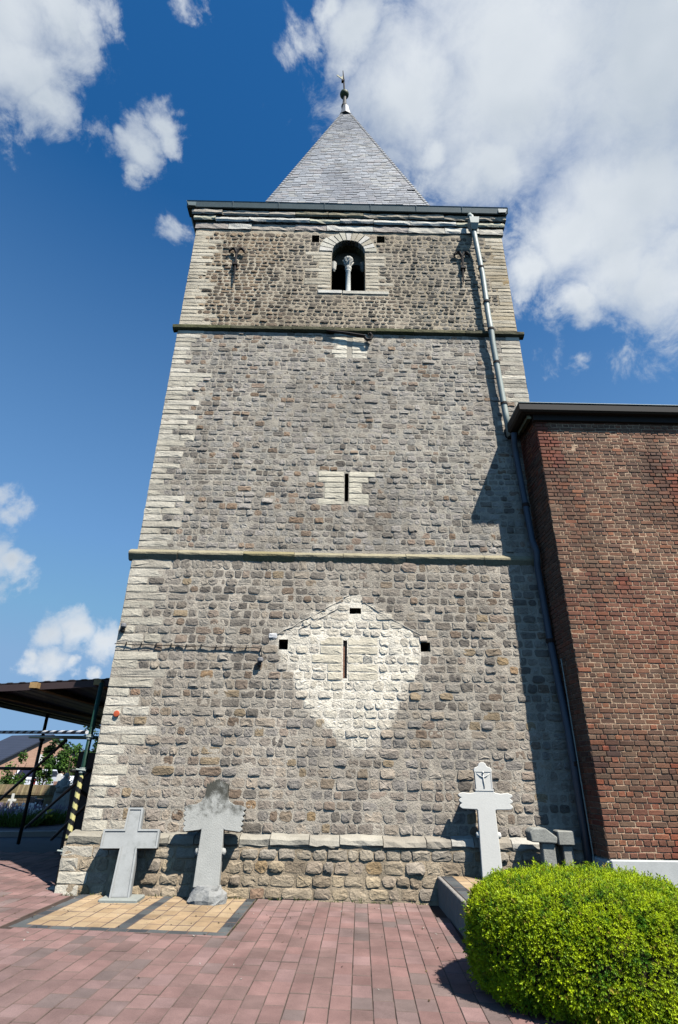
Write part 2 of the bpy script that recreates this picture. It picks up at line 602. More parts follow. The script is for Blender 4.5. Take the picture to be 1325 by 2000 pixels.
YEL = [lin(212, 184, 146), lin(218, 190, 152), lin(204, 174, 136)]
GRY = [lin(98, 102, 104), lin(84, 88, 92), lin(112, 116, 116)]
mid = -1.085
cells(PLOT_U0 + BW, mid - BW / 2, BW, PLOT_V1, 0.15, 0.2, yel, YEL)
cells(mid + BW / 2, -BW, BW, PLOT_V1, 0.15, 0.2, yel, YEL)
cells(PLOT_U0, 0, 0, BW, 0.2, BW, gry, GRY)
cells(PLOT_U0, PLOT_U0 + BW, BW, PLOT_V1, BW, 0.2, gry, GRY)
cells(-BW, 0, BW, PLOT_V1, BW, 0.2, gry, GRY)
cells(mid - BW / 2, mid + BW / 2, BW, PLOT_V1, BW, 0.2, gry, GRY)


def paver_mesh(w, l, j=0.0012, t=0.03, b=0.004):
    mb = MB()
    a, c = w / 2 - j, l / 2 - j
    vs = [(-a, -c, -t), (a, -c, -t), (a, c, -t), (-a, c, -t), (-a, -c, -b), (a, -c, -b), (a, c, -b), (-a, c, -b),
          (-a + b, -c + b, 0), (a - b, -c + b, 0), (a - b, c - b, 0), (-a + b, c - b, 0)]
    fs = [(8, 9, 10, 11)]
    for i in range(4):
        k2 = (i + 1) % 4
        fs += [(i, k2, k2 + 4, i + 4), (i + 4, k2 + 4, k2 + 8, i + 8)]
    return mb.add(vs, fs)


MESH = {}
all_pav = [('paver', it) for it in pav_items] + [('yellow_paver', it) for it in yel] + [('grey_paver', it) for it in gry]


def campx(P):
    d = (np.array(P) - CAMP) @ CAMR
    z = -d[2]
    return (d[0] / z * 1064 + 662.5, 1000 - d[1] / z * 1064, z)


def inview(P, m=10):
    x, y, z = campx(P)
    return z > 0.2 and -m < x < 1325 + m and -m < y < 2000 + m


ROT = Matrix.Rotation(-TILT, 4, 'Y') @ Matrix.Rotation(A, 4, 'Z')
cand = []
for nm, it in all_pav:
    x, y = p2w((it[0] + it[1]) / 2, (it[2] + it[3]) / 2)
    P = (x, y, gz(x))
    vis = inview(P)
    z = campx(P)[2] if vis else 1e3
    cand.append((not vis, z, nm, it, P))
cand.sort(key=lambda q: (q[0], q[1]))
cnt = {}
LIM = {'paver': 300, 'yellow_paver': 160, 'grey_paver': 120}
stuff = {'paver': MB(), 'yellow_paver': MB(), 'grey_paver': MB()}
for nv, z, nm, it, P in cand:
    w, l = round(it[1] - it[0], 3), round(it[3] - it[2], 3)
    M = Matrix.Translation((P[0], P[1], P[2] + random.uniform(-.0025, .0025))) @ ROT @ Matrix.Rotation(random.gauss(0, .006), 4, 'Z') \
        @ Matrix.Rotation(random.gauss(0, .006), 4, 'X') @ Matrix.Rotation(random.gauss(0, .008), 4, 'Y')
    if not nv and cnt.get(nm, 0) < LIM[nm]:
        key = (nm, w, l)
        if key not in MESH:
            mb = paver_mesh(w, l)
            me = bpy.data.meshes.new(nm)
            me.from_pydata(mb.v, [], mb.f)
            me.materials.append(M_PAVER_OBJ)
            me.materials.append(M_JOINT)
            for pi, pf in enumerate(me.polygons):
                pf.material_index = 0 if pi == 0 else 1      # earth-filled joints
            MESH[key] = me
        o = bpy.data.objects.new(nm, MESH[key])
        o.color = it[4] + (1,)
        o.parent = paving
        o.matrix_local = M
        COL.objects.link(o)
        cnt[nm] = cnt.get(nm, 0) + 1
    else:
        mb = paver_mesh(w, l).xf(M)
        mb.c = [it[4]] + [lin(126, 108, 100, 0.62)] * (len(mb.f) - 1)
        stuff[nm].merge(mb)
for nm, mb in stuff.items():
    if mb.f:
        obj(nm + '_rows', mb, M_PAVER, paving, origin=(0, 0, 0), kind='stuff')

# ---------------------------------------------------------------- church tower
tower = empty('church_tower', (0.1, 3.3, 0.0), 'tall grey rubble stone church tower with slate spire', 'church tower')
YC, XC = 3.35, 0.12

HOLES = {1: [(-0.90, -0.76, 3.13, 3.28), (1.27, 1.42, 3.13, 3.27), (0.18, 0.36, 3.70, 3.79), (0.085, 0.145, 2.72, 3.28)],
         2: [(0.085, 0.150, 5.69, 6.24)],
         3: [(-0.715, -0.545, 12.2, 12.42), (0.755, 0.935, 12.22, 12.44), (-0.249, 0.483, 10.72, 12.27), (-3.02, -2.96, 11.06, 11.22)]}
STAGE = {0: (-0.05, 0.60, -3.50, 3.32, -0.15), 1: (0.60, 4.62, -3.37, 3.58, 0.0), 2: (4.62, 9.55, -3.33, 3.60, 0.05), 3: (9.55, 12.58, -3.34, 3.60, 0.08)}
WX, WSP, WR = 0.117, 11.904, 0.366       # belfry window centre, springing height, radius
DIA = [(.23, 4.0), (1.29, 3.36), (1.25, 2.95), (.81, 2.2), (.45, 1.72), (.22, 1.72), (-.33, 2.17), (-.78, 2.9), (-1.0, 3.36)]


def pale(x, z):
    """limewashed patch on the lower stage: 1 inside, 0 outside"""
    x += 0.06 * N(x * 4, z * 4, 4) + .03 * N(x * 14, z * 14, 2)
    z += 0.05 * N(x * 4, z * 4, 9)
    d = 1e9
    n = len(DIA)
    for i in range(n):
        (ax, az), (bx, bz) = DIA[i], DIA[(i + 1) % n]
        ex, ez = bx - ax, bz - az
        l = math.hypot(ex, ez)
        d = min(d, ((x - ax) * -ez + (z - az) * ex) / l * -1.0)
    return max(0.0, min(1.0, d / 0.12 + 0.5))


def mortar_col(st, x, z):
    n = fbm(x * .7, z * .7, 3 + st)
    if st == 0:
        c = mixc(lin(176, 160, 138), lin(150, 138, 120), max(0, min(1, n + .5)))
    elif st == 1:
        c = mixc(lin(184, 176, 164), lin(166, 158, 146), max(0, min(1, n + .5)))
        c = mixc(c, lin(238, 231, 217), pale(x, z) * .94)
    elif st == 2:
        c = mixc(lin(178, 172, 160), lin(160, 153, 142), max(0, min(1, n + .5)))
    else:
        c = mixc(lin(180, 170, 152), lin(162, 150, 130), max(0, min(1, n + .5)))
        if x > 3.2:
            c = mixc(c, lin(150, 120, 60), .6 * max(0, min(1, (x - 3.2) * 3)))
    return (K * c[0] * 1.06, K * c[1] * 1.035, K * c[2] * .985)


def grid_lines(a, b, step, extra):
    s = {round(a, 4), round(b, 4)}
    for e in extra:
        if a < e < b:
            s.add(round(e, 4))
    ks = sorted(s)
    out = []
    for p, q in zip(ks, ks[1:]):
        n = max(1, int(round((q - p) / step)))
        out += [p + (q - p) * i / n for i in range(n)]
    return out + [ks[-1]]


core = MB()
for st in (0, 1, 2, 3):
    z0, z1, xl, xr, y = STAGE[st]
    hs = HOLES.get(st, [])
    xs = grid_lines(xl, xr, .055, [h[0] for h in hs] + [h[1] for h in hs])
    zs = grid_lines(z0, z1, .055, [h[2] for h in hs] + [h[3] for h in hs])
    nx = len(xs)
    vs = [(x, y + (0 if st and any(abs(x - h[i]) < 1e-3 for h in hs for i in (0, 1)) else .009 * fbm(x * 5, z * 5, st, 2)), z) for z in zs for x in xs]
    b = len(core.v)
    core.v.extend(vs)
    for j in range(len(zs) - 1):
        for i in range(nx - 1):
            cx, cz = (xs[i] + xs[i + 1]) / 2, (zs[j] + zs[j + 1]) / 2
            if any(h[0] < cx < h[1] and h[2] < cz < h[3] for h in hs):
                continue
            core.f.append((b + j * nx + i, b + j * nx + i + 1, b + (j + 1) * nx + i + 1, b + (j + 1) * nx + i))
            core.c.append(mortar_col(st, cx, cz))
    sc = tuple(K * q for q in lin(150, 144, 132))
    yb = 2 * YC - y
    core.add([(xl, y, z0), (xl, yb, z0), (xl, yb, z1), (xl, y, z1)], [(0, 3, 2, 1)], sc)
    core.add([(xr, y, z0), (xr, yb, z0), (xr, yb, z1), (xr, y, z1)], [(0, 1, 2, 3)], sc)
    core.add([(xl, yb, z0), (xr, yb, z0), (xr, yb, z1), (xl, yb, z1)], [(0, 3, 2, 1)], sc)
    core.add([(xl, y, z1), (xr, y, z1), (xr, yb, z1), (xl, yb, z1)], [(0, 1, 2, 3)], sc)
    for h in hs:
        win = h[1] - h[0] > .6
        slit = h[1] - h[0] < .08
        d = 0.44 if win else (0.04 if (st == 1 and slit) else 0.45)
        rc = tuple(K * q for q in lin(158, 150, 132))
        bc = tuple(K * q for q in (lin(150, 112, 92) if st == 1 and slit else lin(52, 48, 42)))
        x0, x1, a0, a1 = h
        yy = y - .002
        core.add([(x0, yy, a0), (x0, y + d, a0), (x0, y + d, a1), (x0, yy, a1)], [(0, 1, 2, 3)], rc)
        core.add([(x1, yy, a0), (x1, y + d, a0), (x1, y + d, a1), (x1, yy, a1)], [(0, 3, 2, 1)], rc)
        core.add([(x0, yy, a0), (x1, yy, a0), (x1, y + d, a0), (x0, y + d, a0)], [(0, 1, 2, 3)], rc)
        if not win:
            core.add([(x0, yy, a1), (x1, yy, a1), (x1, y + d, a1), (x0, y + d, a1)], [(0, 3, 2, 1)], rc)
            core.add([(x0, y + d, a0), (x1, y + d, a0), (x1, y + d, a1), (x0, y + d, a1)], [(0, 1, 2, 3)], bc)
# arch spandrels and soffit of the belfry window
y3 = STAGE[3][4]
arc = [(WX + WR * math.cos(t), WSP + WR * math.sin(t)) for t in np.linspace(0, math.pi, 17)]
for i in range(16):
    (xa, za), (xb, zb) = arc[i], arc[i + 1]
    top = 12.272
    core.add([(xa, y3 - .001, za), (xb, y3 - .001, zb), (xb, y3 - .001, top), (xa, y3 - .001, top)], [(0, 3, 2, 1), (0, 1, 2, 3)][:1], tuple(K * q for q in lin(170, 164, 150)))
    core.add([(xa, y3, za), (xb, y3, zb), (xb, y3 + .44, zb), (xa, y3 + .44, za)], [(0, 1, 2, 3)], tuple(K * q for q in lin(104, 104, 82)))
obj('mortar_wall', core, M_MORTAR, tower, origin=(0.1, 3.3, 0))
# bell chamber behind the window, its unlit dark put into the colour
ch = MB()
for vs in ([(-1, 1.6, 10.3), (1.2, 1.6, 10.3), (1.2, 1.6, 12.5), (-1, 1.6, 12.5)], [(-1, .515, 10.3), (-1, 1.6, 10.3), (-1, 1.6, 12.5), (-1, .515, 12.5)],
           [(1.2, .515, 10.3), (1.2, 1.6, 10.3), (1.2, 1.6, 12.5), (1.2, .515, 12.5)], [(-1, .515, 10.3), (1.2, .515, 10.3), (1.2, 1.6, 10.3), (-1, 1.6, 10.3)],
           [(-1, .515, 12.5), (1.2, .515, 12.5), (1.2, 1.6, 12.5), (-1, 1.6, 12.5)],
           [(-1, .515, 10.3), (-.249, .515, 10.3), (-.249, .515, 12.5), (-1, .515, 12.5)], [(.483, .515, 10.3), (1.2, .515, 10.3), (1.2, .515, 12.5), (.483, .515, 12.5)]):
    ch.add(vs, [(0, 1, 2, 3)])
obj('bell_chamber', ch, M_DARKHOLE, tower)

# ---- stones
stones = []      # dicts: kind, vs, fs, colour, area, centre


def stone_mesh(x0, x1, z0, z1, y, proud, rough, corner, depth=.02, n_seed=0):
    w, h = x1 - x0, z1 - z0
    cx, cz = (x0 + x1) / 2, (z0 + z1) / 2
    r = corner * min(w, h)
    j = rough * min(w, h)
    g = lambda s=1.0: random.gauss(0, j * s)
    P = [(x0 + r, z0), (cx + g(2), z0), (x1 - r, z0), (x1, z0 + r), (x1, z1 - r), (x1 - r, z1), (cx + g(2), z1), (x0 + r, z1), (x0, z1 - r), (x0, z0 + r)]
    P = [(px + g(.9), pz + g(.9)) for px, pz in P]
    vs = [(px, y + depth, pz) for px, pz in P]
    tiltx, tiltz = random.gauss(0, .22), random.gauss(-.05, .3)
    pr = proud * random.uniform(.55, 1.35)

    def yy(px, pz, k):
        return y - max(.002, pr * k * (1 + tiltx * (px - cx) / w * 2 + tiltz * (pz - cz) / h * 2))
    q = []
    for px, pz in P:
        f = 0.955
        ax, az = cx + (px - cx) * f, cz + (pz - cz) * f
        q.append((ax, yy(ax, az, .72) + g(.1), az))
    vs += q
    for px, pz in P:
        f = 0.62 + random.uniform(-.08, .08)
        ax, az = cx + (px - cx) * f, cz + (pz - cz) * f
        vs.append((ax, yy(ax, az, 1.0) + g(.5), az))
    vs.append((cx + g(), yy(cx, cz, 1.08) + g(.5), cz + g()))
    n = len(P)
    fs = []
    for ring in (0, 1):
        for i in range(n):
            k2 = (i + 1) % n
            a, b, c, d = ring * n + i, ring * n + k2, (ring + 1) * n + k2, (ring + 1) * n + i
            fs.append((a, b, c, d))
    for i in range(n):
        fs.append((2 * n + i, 2 * n + (i + 1) % n, 3 * n))
    return vs, fs


def add_stone(kind, x0, x1, z0, z1, y, proud, rough, corner, col, depth=.02):
    if x1 - x0 < .03 or z1 - z0 < .03:
        return
    vs, fs = stone_mesh(x0, x1, z0, z1, y, proud, rough, corner, depth)
    c = ((x0 + x1) / 2, y, (z0 + z1) / 2)
    px = campx(c)
    stones.append(dict(kind=kind, vs=vs, fs=fs, col=tuple(max(.004, q) for q in col), area=(x1 - x0) * (z1 - z0) / px[2] ** 2, c=c, vis=inview(c, 0)))


GREYS = [lin(154, 148, 139), lin(146, 139, 130), lin(162, 154, 143), lin(140, 133, 125), lin(130, 123, 115), lin(154, 144, 131), lin(149, 140, 130)]
DARKS = [lin(118, 112, 105), lin(126, 118, 109), lin(110, 104, 98)]
BROWNS = [lin(140, 126, 110), lin(128, 112, 98), lin(148, 132, 110), lin(138, 124, 112), lin(150, 136, 124)]
PALES = [lin(198, 192, 178), lin(188, 182, 168), lin(206, 200, 187), lin(178, 172, 160)]
OCHRE = [lin(156, 134, 104), lin(148, 124, 98), lin(158, 132, 112)]


def stone_col(st, x, z):
    t = random.random()
    n = fbm(x * .55, z * .55, 20 + st)
    if st == 0:
        c = random.choice([lin(168, 154, 134), lin(160, 146, 130), lin(152, 142, 130), lin(174, 158, 134), lin(148, 134, 116)])
        if z > .36:
            c = mixc(c, lin(152, 146, 136), .6)
        if t < .04:
            c = random.choice(OCHRE)
    elif st == 1:
        dk = .05 + .22 * max(0, min(1, (z - 1.9) / 1.6)) * max(0, min(1, n + .75))
        if z < 2.1:
            base = random.choice([lin(160, 152, 142), lin(154, 144, 134), lin(148, 138, 128), lin(164, 152, 138), lin(144, 138, 132)])
        else:
            base = random.choice(GREYS)
        c = base
        if t < dk:
            c = random.choice(DARKS)
        elif t < dk + .13:
            c = random.choice(BROWNS)
        elif t < dk + .138:
            c = random.choice(OCHRE)
        if .18 < x < .42 and .75 < z < 1.65:
            c = mixc(c, lin(112, 104, 96), .6)
        p = pale(x, z)
        c = mixc(c, random.choice([lin(220, 213, 198), lin(212, 204, 189), lin(202, 195, 183), lin(226, 219, 205)]), p * .92)
    elif st == 2:
        c = random.choice([lin(150, 146, 140), lin(156, 150, 142), lin(144, 138, 130), lin(158, 152, 146), lin(146, 138, 128), lin(138, 132, 126)])
        if t < .07:
            c = random.choice(DARKS)
        elif t < .15:
            c = random.choice([lin(142, 124, 108), lin(136, 116, 98), lin(148, 130, 116)])
    else:
        br = max(0, min(1, .55 - (x + .6) * .22 + n * .6))
        c = mixc(random.choice([lin(140, 134, 124), lin(130, 124, 114), lin(120, 116, 108), lin(148, 140, 128)]),
                 random.choice([lin(142, 124, 102), lin(130, 112, 92), lin(118, 100, 84), lin(148, 130, 110)]), br)
        if t < .3:
            c = mixc(c, lin(84, 78, 70), .75)
    return scol(c, K * random.uniform(.9, 1.1))


def pale_col(st, x):
    c = random.choice(PALES)
    if st == 3:
        c = mixc(c, lin(170, 158, 134), .35)
        if x > 3.0:
            c = mixc(c, lin(160, 132, 72), .35 * random.random())
    return scol(c, K * random.uniform(.9, 1.05))


def jamb(st, z0, z1):
    """openings crossed by a course: list of (x0, x1, pale jambs?)"""
    o = []
    for h in HOLES.get(st, []):
        if min(z1, h[3]) - max(z0, h[2]) > .02:
            if h[1] - h[0] > .6:
                zm = (z0 + z1) / 2
                if zm > WSP - .05:
                    hw = math.sqrt(max(0, .67 ** 2 - (zm - WSP) ** 2))
                    o.append((WX - hw, WX + hw, False))
                else:
                    o.append((h[0], h[1], True))
            else:
                o.append((h[0], h[1], h[1] - h[0] < .08 and h[0] > -1))
    if st == 3:
        zm = (z0 + z1) / 2
        if 12.25 < zm < WSP + .67:
            hw = math.sqrt(max(0, .67 ** 2 - (zm - WSP) ** 2))
            o.append((WX - hw, WX + hw, False))
        if z0 < 10.715 and z1 > 10.62:
            o.append((-.53, .98, False))
    if st == 2 and z1 > 8.92 and z0 < 9.5:
        o.append((.11, .20, 'patch'))
    return sorted(o)


WALLH = {0: (.125, .165), 1: (.122, .148), 2: (.098, .13), 3: (.09, .115)}
WALLW = {0: (.14, .28), 1: (.115, .225), 2: (.095, .2), 3: (.09, .18)}
for st in (0, 1, 2, 3):
    z0, z1, xl, xr, y = STAGE[st]
    ztop = {0: .555, 1: 4.575, 2: 9.49, 3: 12.46}[st]
    z = {0: .0, 1: .70, 2: 4.78, 3: 9.67}[st]
    lastq = (.4, .4)
    while z < ztop - .05:
        h = random.uniform(*WALLH[st])
        if ztop - z - h < .08:
            h = ztop - z
        zz = z + h
        g = {0: .013, 1: .016, 2: .013, 3: .019}[st] + random.uniform(0, .008)
        free = []
        x = xl - .012
        ops = jamb(st, z, zz)
        for a, b, q in ops:
            if a > x:
                free.append([x, a, q])
            x = max(x, b)
        free.append([x, min(xr + .012, 3.62 if z > 7.2 else 3.335), False])
        for fi, (a, b, q) in enumerate(free):
            if b - a < .05:
                continue
            segs = []
            la, lb = a, b
            # corner quoins
            if fi == 0:
                w = random.choice((.26, .34, .4, .52, .68)) if st else random.choice((.25, .4))
                if st == 3:
                    w = random.choice((.25, .35, .5, .6))
                if abs(w - lastq[0]) < .1:
                    w += .16
                lastq = (w, lastq[1])
                if st == 0 and z < .13:
                    w = .3
                two = st > 0 and w > .55 and random.random() < .45
                cq = pale_col(st, la)
                if two:
                    s2 = random.uniform(.4, .65) * w
                    segs.append((la, la + s2, 'quoin', cq))
                    segs.append((la + s2, la + w, 'quoin', pale_col(st, la)))
                else:
                    segs.append((la, la + w, 'quoin', cq))
                la += w
            if fi == len(free) - 1 and st > 1 and z > 7.0:
                w = random.choice((.3, .42, .55, .7))
                segs.append((lb - w, lb, 'quoin', pale_col(st, lb)))
                lb -= w
            if q and q != 'patch' and fi < len(free) - 1:
                w = random.choice((.3, .42, .6)) if st == 3 else random.choice((.24, .36, .48))
                segs.append((lb - w, lb, 'jamb_stone', pale_col(st, lb)))
                lb -= w
            if q == 'patch':
                segs.append((lb - random.uniform(.22, .34), lb, 'jamb_stone', tuple(K * c for c in lin(216, 210, 196))))
                lb = segs[-1][0]
            if fi > 0 and ops[fi - 1][2]:
                pt = ops[fi - 1][2] == 'patch'
                w = random.uniform(.24, .34) if pt else (random.choice((.3, .45, .62)) if st == 3 else random.choice((.24, .36, .48)))
                segs.append((la, la + w, 'jamb_stone', tuple(K * c for c in lin(216, 210, 196)) if pt else pale_col(st, la)))
                la += w
            # rubble between
            x = la
            while x < lb - .02:
                w = random.uniform(*WALLW[st])
                if random.random() < .08:
                    w *= 1.5
                if lb - x - w < .11:
                    w = lb - x
                    if w > .36:
                        w /= 2
                segs.append((x, x + w, 'stone', stone_col(st, x + w / 2, z + h / 2)))
                x += w
            for s0, s1, kd, c in segs:
                if st == 1 and kd == 'jamb_stone':
                    c = tuple(K * v for v in random.choice([lin(214, 206, 188), lin(206, 198, 180)]))
                if st == 2 and z < 6.35 and z > 5.6 and kd == 'jamb_stone':
                    c = tuple(K * v for v in lin(200, 194, 178))
                c = (c[0] * 1.08, c[1] * 1.055, c[2] * 1.0)
                if kd == 'stone':
                    wash = st == 2 or (st == 1 and z < 2.1)
                    pd = {0: .015, 1: .0075, 2: .007, 3: .010}[st] * (random.choice((.4, .6, .8, 1.2, 2.0)) if wash else random.choice((.6, .8, 1.0, 1.7)))
                    dz = random.uniform(0, .018) if random.random() < .5 else 0
                    add_stone(kd, s0 + g / 2, s1 - g / 2, z + g / 2 + dz * .5, zz - g / 2 - dz * .4, y, pd, .05, random.uniform(.1, .3) if st < 3 else random.uniform(.22, .4), c)
                else:
                    add_stone(kd, s0 + g / 3, s1 - g / 3, z + g / 3, zz - g / 3, y, .0075, .034, .1, c, depth=.06)
        z = zz
# special pale blocks seen on the lower stage
for (a, b, c0, c1, col) in [(-1.06, -.93, 3.29, 3.37, lin(226, 224, 222)), (1.26, 1.38, 3.28, 3.37, lin(196, 184, 168))]:
    add_stone('stone', a, b, c0, c1, -.004, .012, .04, .15, tuple(K * q for q in col), depth=.05)

vis = sorted([s for s in stones if s['vis'] and s['kind'] == 'stone'], key=lambda s: -s['area'])
chosen = set(id(s) for s in vis[:296])
rest = MB()
for s in stones:
    mb = MB().add(s['vs'], s['fs'], s['col'])
    if s['kind'] == 'stone':
        if id(s) in chosen:
            obj('stone', mb, M_STONE_OBJ, tower, origin=s['c'], color=s['col'])
        else:
            rest.merge(mb)
    else:
        obj(s['kind'], mb, M_PALE_OBJ, tower, origin=s['c'], color=s['col'])
obj('rubble_masonry', rest, M_STONE, tower, origin=(0.1, 3.3, 0), kind='stuff')

# plinth ledge stones
x = -3.465
while x < 3.3:
    w = random.uniform(.28, .6)
    mb = MB()
    c = tuple(K * .88 * q for q in ([lin(182, 178, 166), lin(172, 166, 152), lin(188, 184, 174), lin(160, 152, 138)] if x > -1.3 else [lin(160, 154, 140), lin(150, 144, 130)])[random.randrange(2) if x <= -1.3 else random.randrange(4)])
    zb = .565 + random.uniform(-.012, .012)
    pr = [(-.16, zb + .01), (-.172 + random.uniform(-.012, .012), zb + .03), (-.17 + random.uniform(-.012, .012), zb + .085), (-.13, zb + .115), (.02, zb + .14), (.02, zb)]
    n = len(pr)
    x0, x1 = x + .005, x + w - .005
    ns = 4
    vs = []
    for i in range(ns + 1):
        xx = x0 + (x1 - x0) * i / ns
        j = .0 if i in (0, ns) else 1.0
        vs += [(xx, py + random.gauss(0, .005), pz + random.gauss(0, .005)) for py, pz in pr]
    fs = [(i * n + k2, i * n + (k2 + 1) % n, (i + 1) * n + (k2 + 1) % n, (i + 1) * n + k2) for i in range(ns) for k2 in range(n)]
    fs += [tuple(range(n))[::-1], tuple(ns * n + k2 for k2 in range(n))]
    mb.add(vs, [f[::-1] for f in fs], c)
    obj('ledge_stone', mb, M_PALE_OBJ, tower, color=c)
    x += w


def course(name, x0, x1, prof, wmin, wmax, cols, mat, jit=.006, gap=.004):
    """a run of moulded stones along the front; prof is a list of (y, z)"""
    x = x0
    while x < x1 - .02:
        w = random.uniform(wmin, wmax)
        if x1 - x - w < wmin * .6:
            w = x1 - x
        n = len(prof)
        c = random.choice(cols)
        dy, dz = random.gauss(0, jit), random.gauss(0, jit * .6)
        ns = max(2, int(w / .12))
        vs = []
        for i in range(ns + 1):
            xx = x + gap + (w - 2 * gap) * i / ns
            vs += [(xx, py + dy + random.gauss(0, jit * .6), pz + dz + random.gauss(0, jit * .5)) for py, pz in prof]
        fs = [(i * n + k2, (i + 1) * n + k2, (i + 1) * n + (k2 + 1) % n, i * n + (k2 + 1) % n) for i in range(ns) for k2 in range(n)]
        fs += [tuple(range(n)), tuple(ns * n + k2 for k2 in range(n))[::-1]]
        mb = MB().add(vs, fs, c)
        obj(name, mb, mat, tower, color=c)
        x += w


def cobj(name, col, mott=.3):
    return material(name, src='object', mott=.3, mscale=5.0, fine=40.0, bump=.6, bscale=35.0, bdist=.02)


M_COURSE_OBJ = cobj('weathered moulding', None)
kk = lambda L: [tuple(K * q for q in c) for c in L]
# lower string course, upper string course
course('string_course_stone', -3.43, 3.33, [(.06, 4.735), (.045, 4.73), (-.04, 4.67), (-.055, 4.65), (-.05, 4.622), (.0, 4.535), (.06, 4.53)], .7, 1.3,
       kk([lin(146, 138, 114), lin(136, 126, 94), lin(150, 142, 124)]), M_COURSE_OBJ, jit=.004)
course('string_course_stone', -3.43, 3.70, [(.1, 9.655), (-.01, 9.60), (-.025, 9.58), (-.02, 9.52), (.03, 9.485), (.1, 9.48)], .7, 1.3,
       kk([lin(92, 92, 62), lin(84, 82, 62), lin(100, 96, 70)]), M_COURSE_OBJ, jit=.004)
# cornice: three courses
course('cornice_stone', -3.37, 3.64, [(.12, 12.735), (.062, 12.735), (.046, 12.70), (.044, 12.60), (.05, 12.545), (.12, 12.53)], .5, 1.1,
       kk([lin(190, 184, 170), lin(176, 166, 152), lin(204, 200, 188), lin(168, 158, 148)]), M_COURSE_OBJ, jit=.008)
course('cornice_stone', -3.42, 3.69, [(.12, 12.90), (.02, 12.895), (.0, 12.86), (-.004, 12.80), (.02, 12.755), (.12, 12.75)], .5, 1.1,
       kk([lin(210, 206, 194), lin(200, 194, 182), lin(194, 190, 166)]), M_COURSE_OBJ, jit=.008)
course('cornice_stone', -3.47, 3.73, [(.12, 13.06), (-.03, 13.055), (-.045, 13.02), (-.042, 12.95), (-.02, 12.915), (.12, 12.91)], .5, 1.1,
       kk([lin(168, 158, 140), lin(140, 132, 108), lin(116, 112, 88), lin(178, 168, 152)]), M_COURSE_OBJ, jit=.011)
# lead gutter in panels round the tower head
x = -3.6
first = True
for i in range(7):
    w = (3.76 + 3.6) / 7
    x0, x1 = x + w * i, x + w * (i + 1)
    mb = MB()
    prof = [(.2, 13.245), (-.12, 13.245), (-.13, 13.232), (-.12, 13.218), (-.082, 13.085), (-.06, 13.075), (-.05, 13.085), (.2, 13.09)]
    n = len(prof)
    g = .006
    mb.add([(x0 + g, a, b) for a, b in prof] + [(x1 - g, a, b) for a, b in prof],
           [(k2, k2 + n, (k2 + 1) % n + n, (k2 + 1) % n) for k2 in range(n)] + [tuple(range(n)), tuple(range(2 * n - 1, n - 1, -1))])
    gp = obj('gutter_panel', mb, M_LEAD, tower)
    sm = MB().tube([(x1, -.075, 13.085), (x1, -.122, 13.222), (x1, -.09, 13.25)], .011, 6)
    obj('seam', sm, M_LEAD, gp)
for sx, xa in ((-1, -3.605), (1, 3.765)):
    prof = [(xa, 13.245), (xa + sx * .008, 13.23), (xa, 13.215), (xa - sx * .06, 13.085), (xa - sx * .22, 13.075), (xa - sx * .22, 13.245)]
    n = len(prof)
    y0, y1 = -.115, 2 * YC + .2
    gs = MB().add([(a, y0, b) for a, b in prof] + [(a, y1, b) for a, b in prof],
                  [(k2, k2 + n, (k2 + 1) % n + n, (k2 + 1) % n) for k2 in range(n)] + [tuple(range(n)), tuple(range(2 * n - 1, n - 1, -1))])
    obj('side_gutter', gs, M_LEAD, tower)
# ---- spire
AP = Vector((0.06, YC, 23.45))
spire = MB()
ZB, SB = 13.9, 2.47
ring = lambda s, z: [(XC - s, YC - s, z), (XC + s, YC - s, z), (XC + s, YC + s, z), (XC - s, YC + s, z)]
b0, b1, b2 = ring(3.42, 13.2), ring(2.8, 13.45), ring(SB - .03, ZB)
spire.add(b0 + b1 + b2 + [tuple(AP)], [(i, (i + 1) % 4, (i + 1) % 4 + 4, i + 4) for i in range(4)] + [(i + 4, (i + 1) % 4 + 4, (i + 1) % 4 + 8, i + 8) for i in range(4)]
          + [(8 + i, 8 + (i + 1) % 4, 12) for i in range(4)], lin(120, 124, 130, .8))
sp = obj('spire', spire, M_SLATE, tower)
sl = MB()
SC = [lin(160, 163, 166), lin(152, 155, 158), lin(168, 170, 172), lin(146, 150, 154), lin(162, 162, 158), lin(156, 153, 152)]
rowh = 0.12
nrow = int((AP.z - ZB) / rowh)
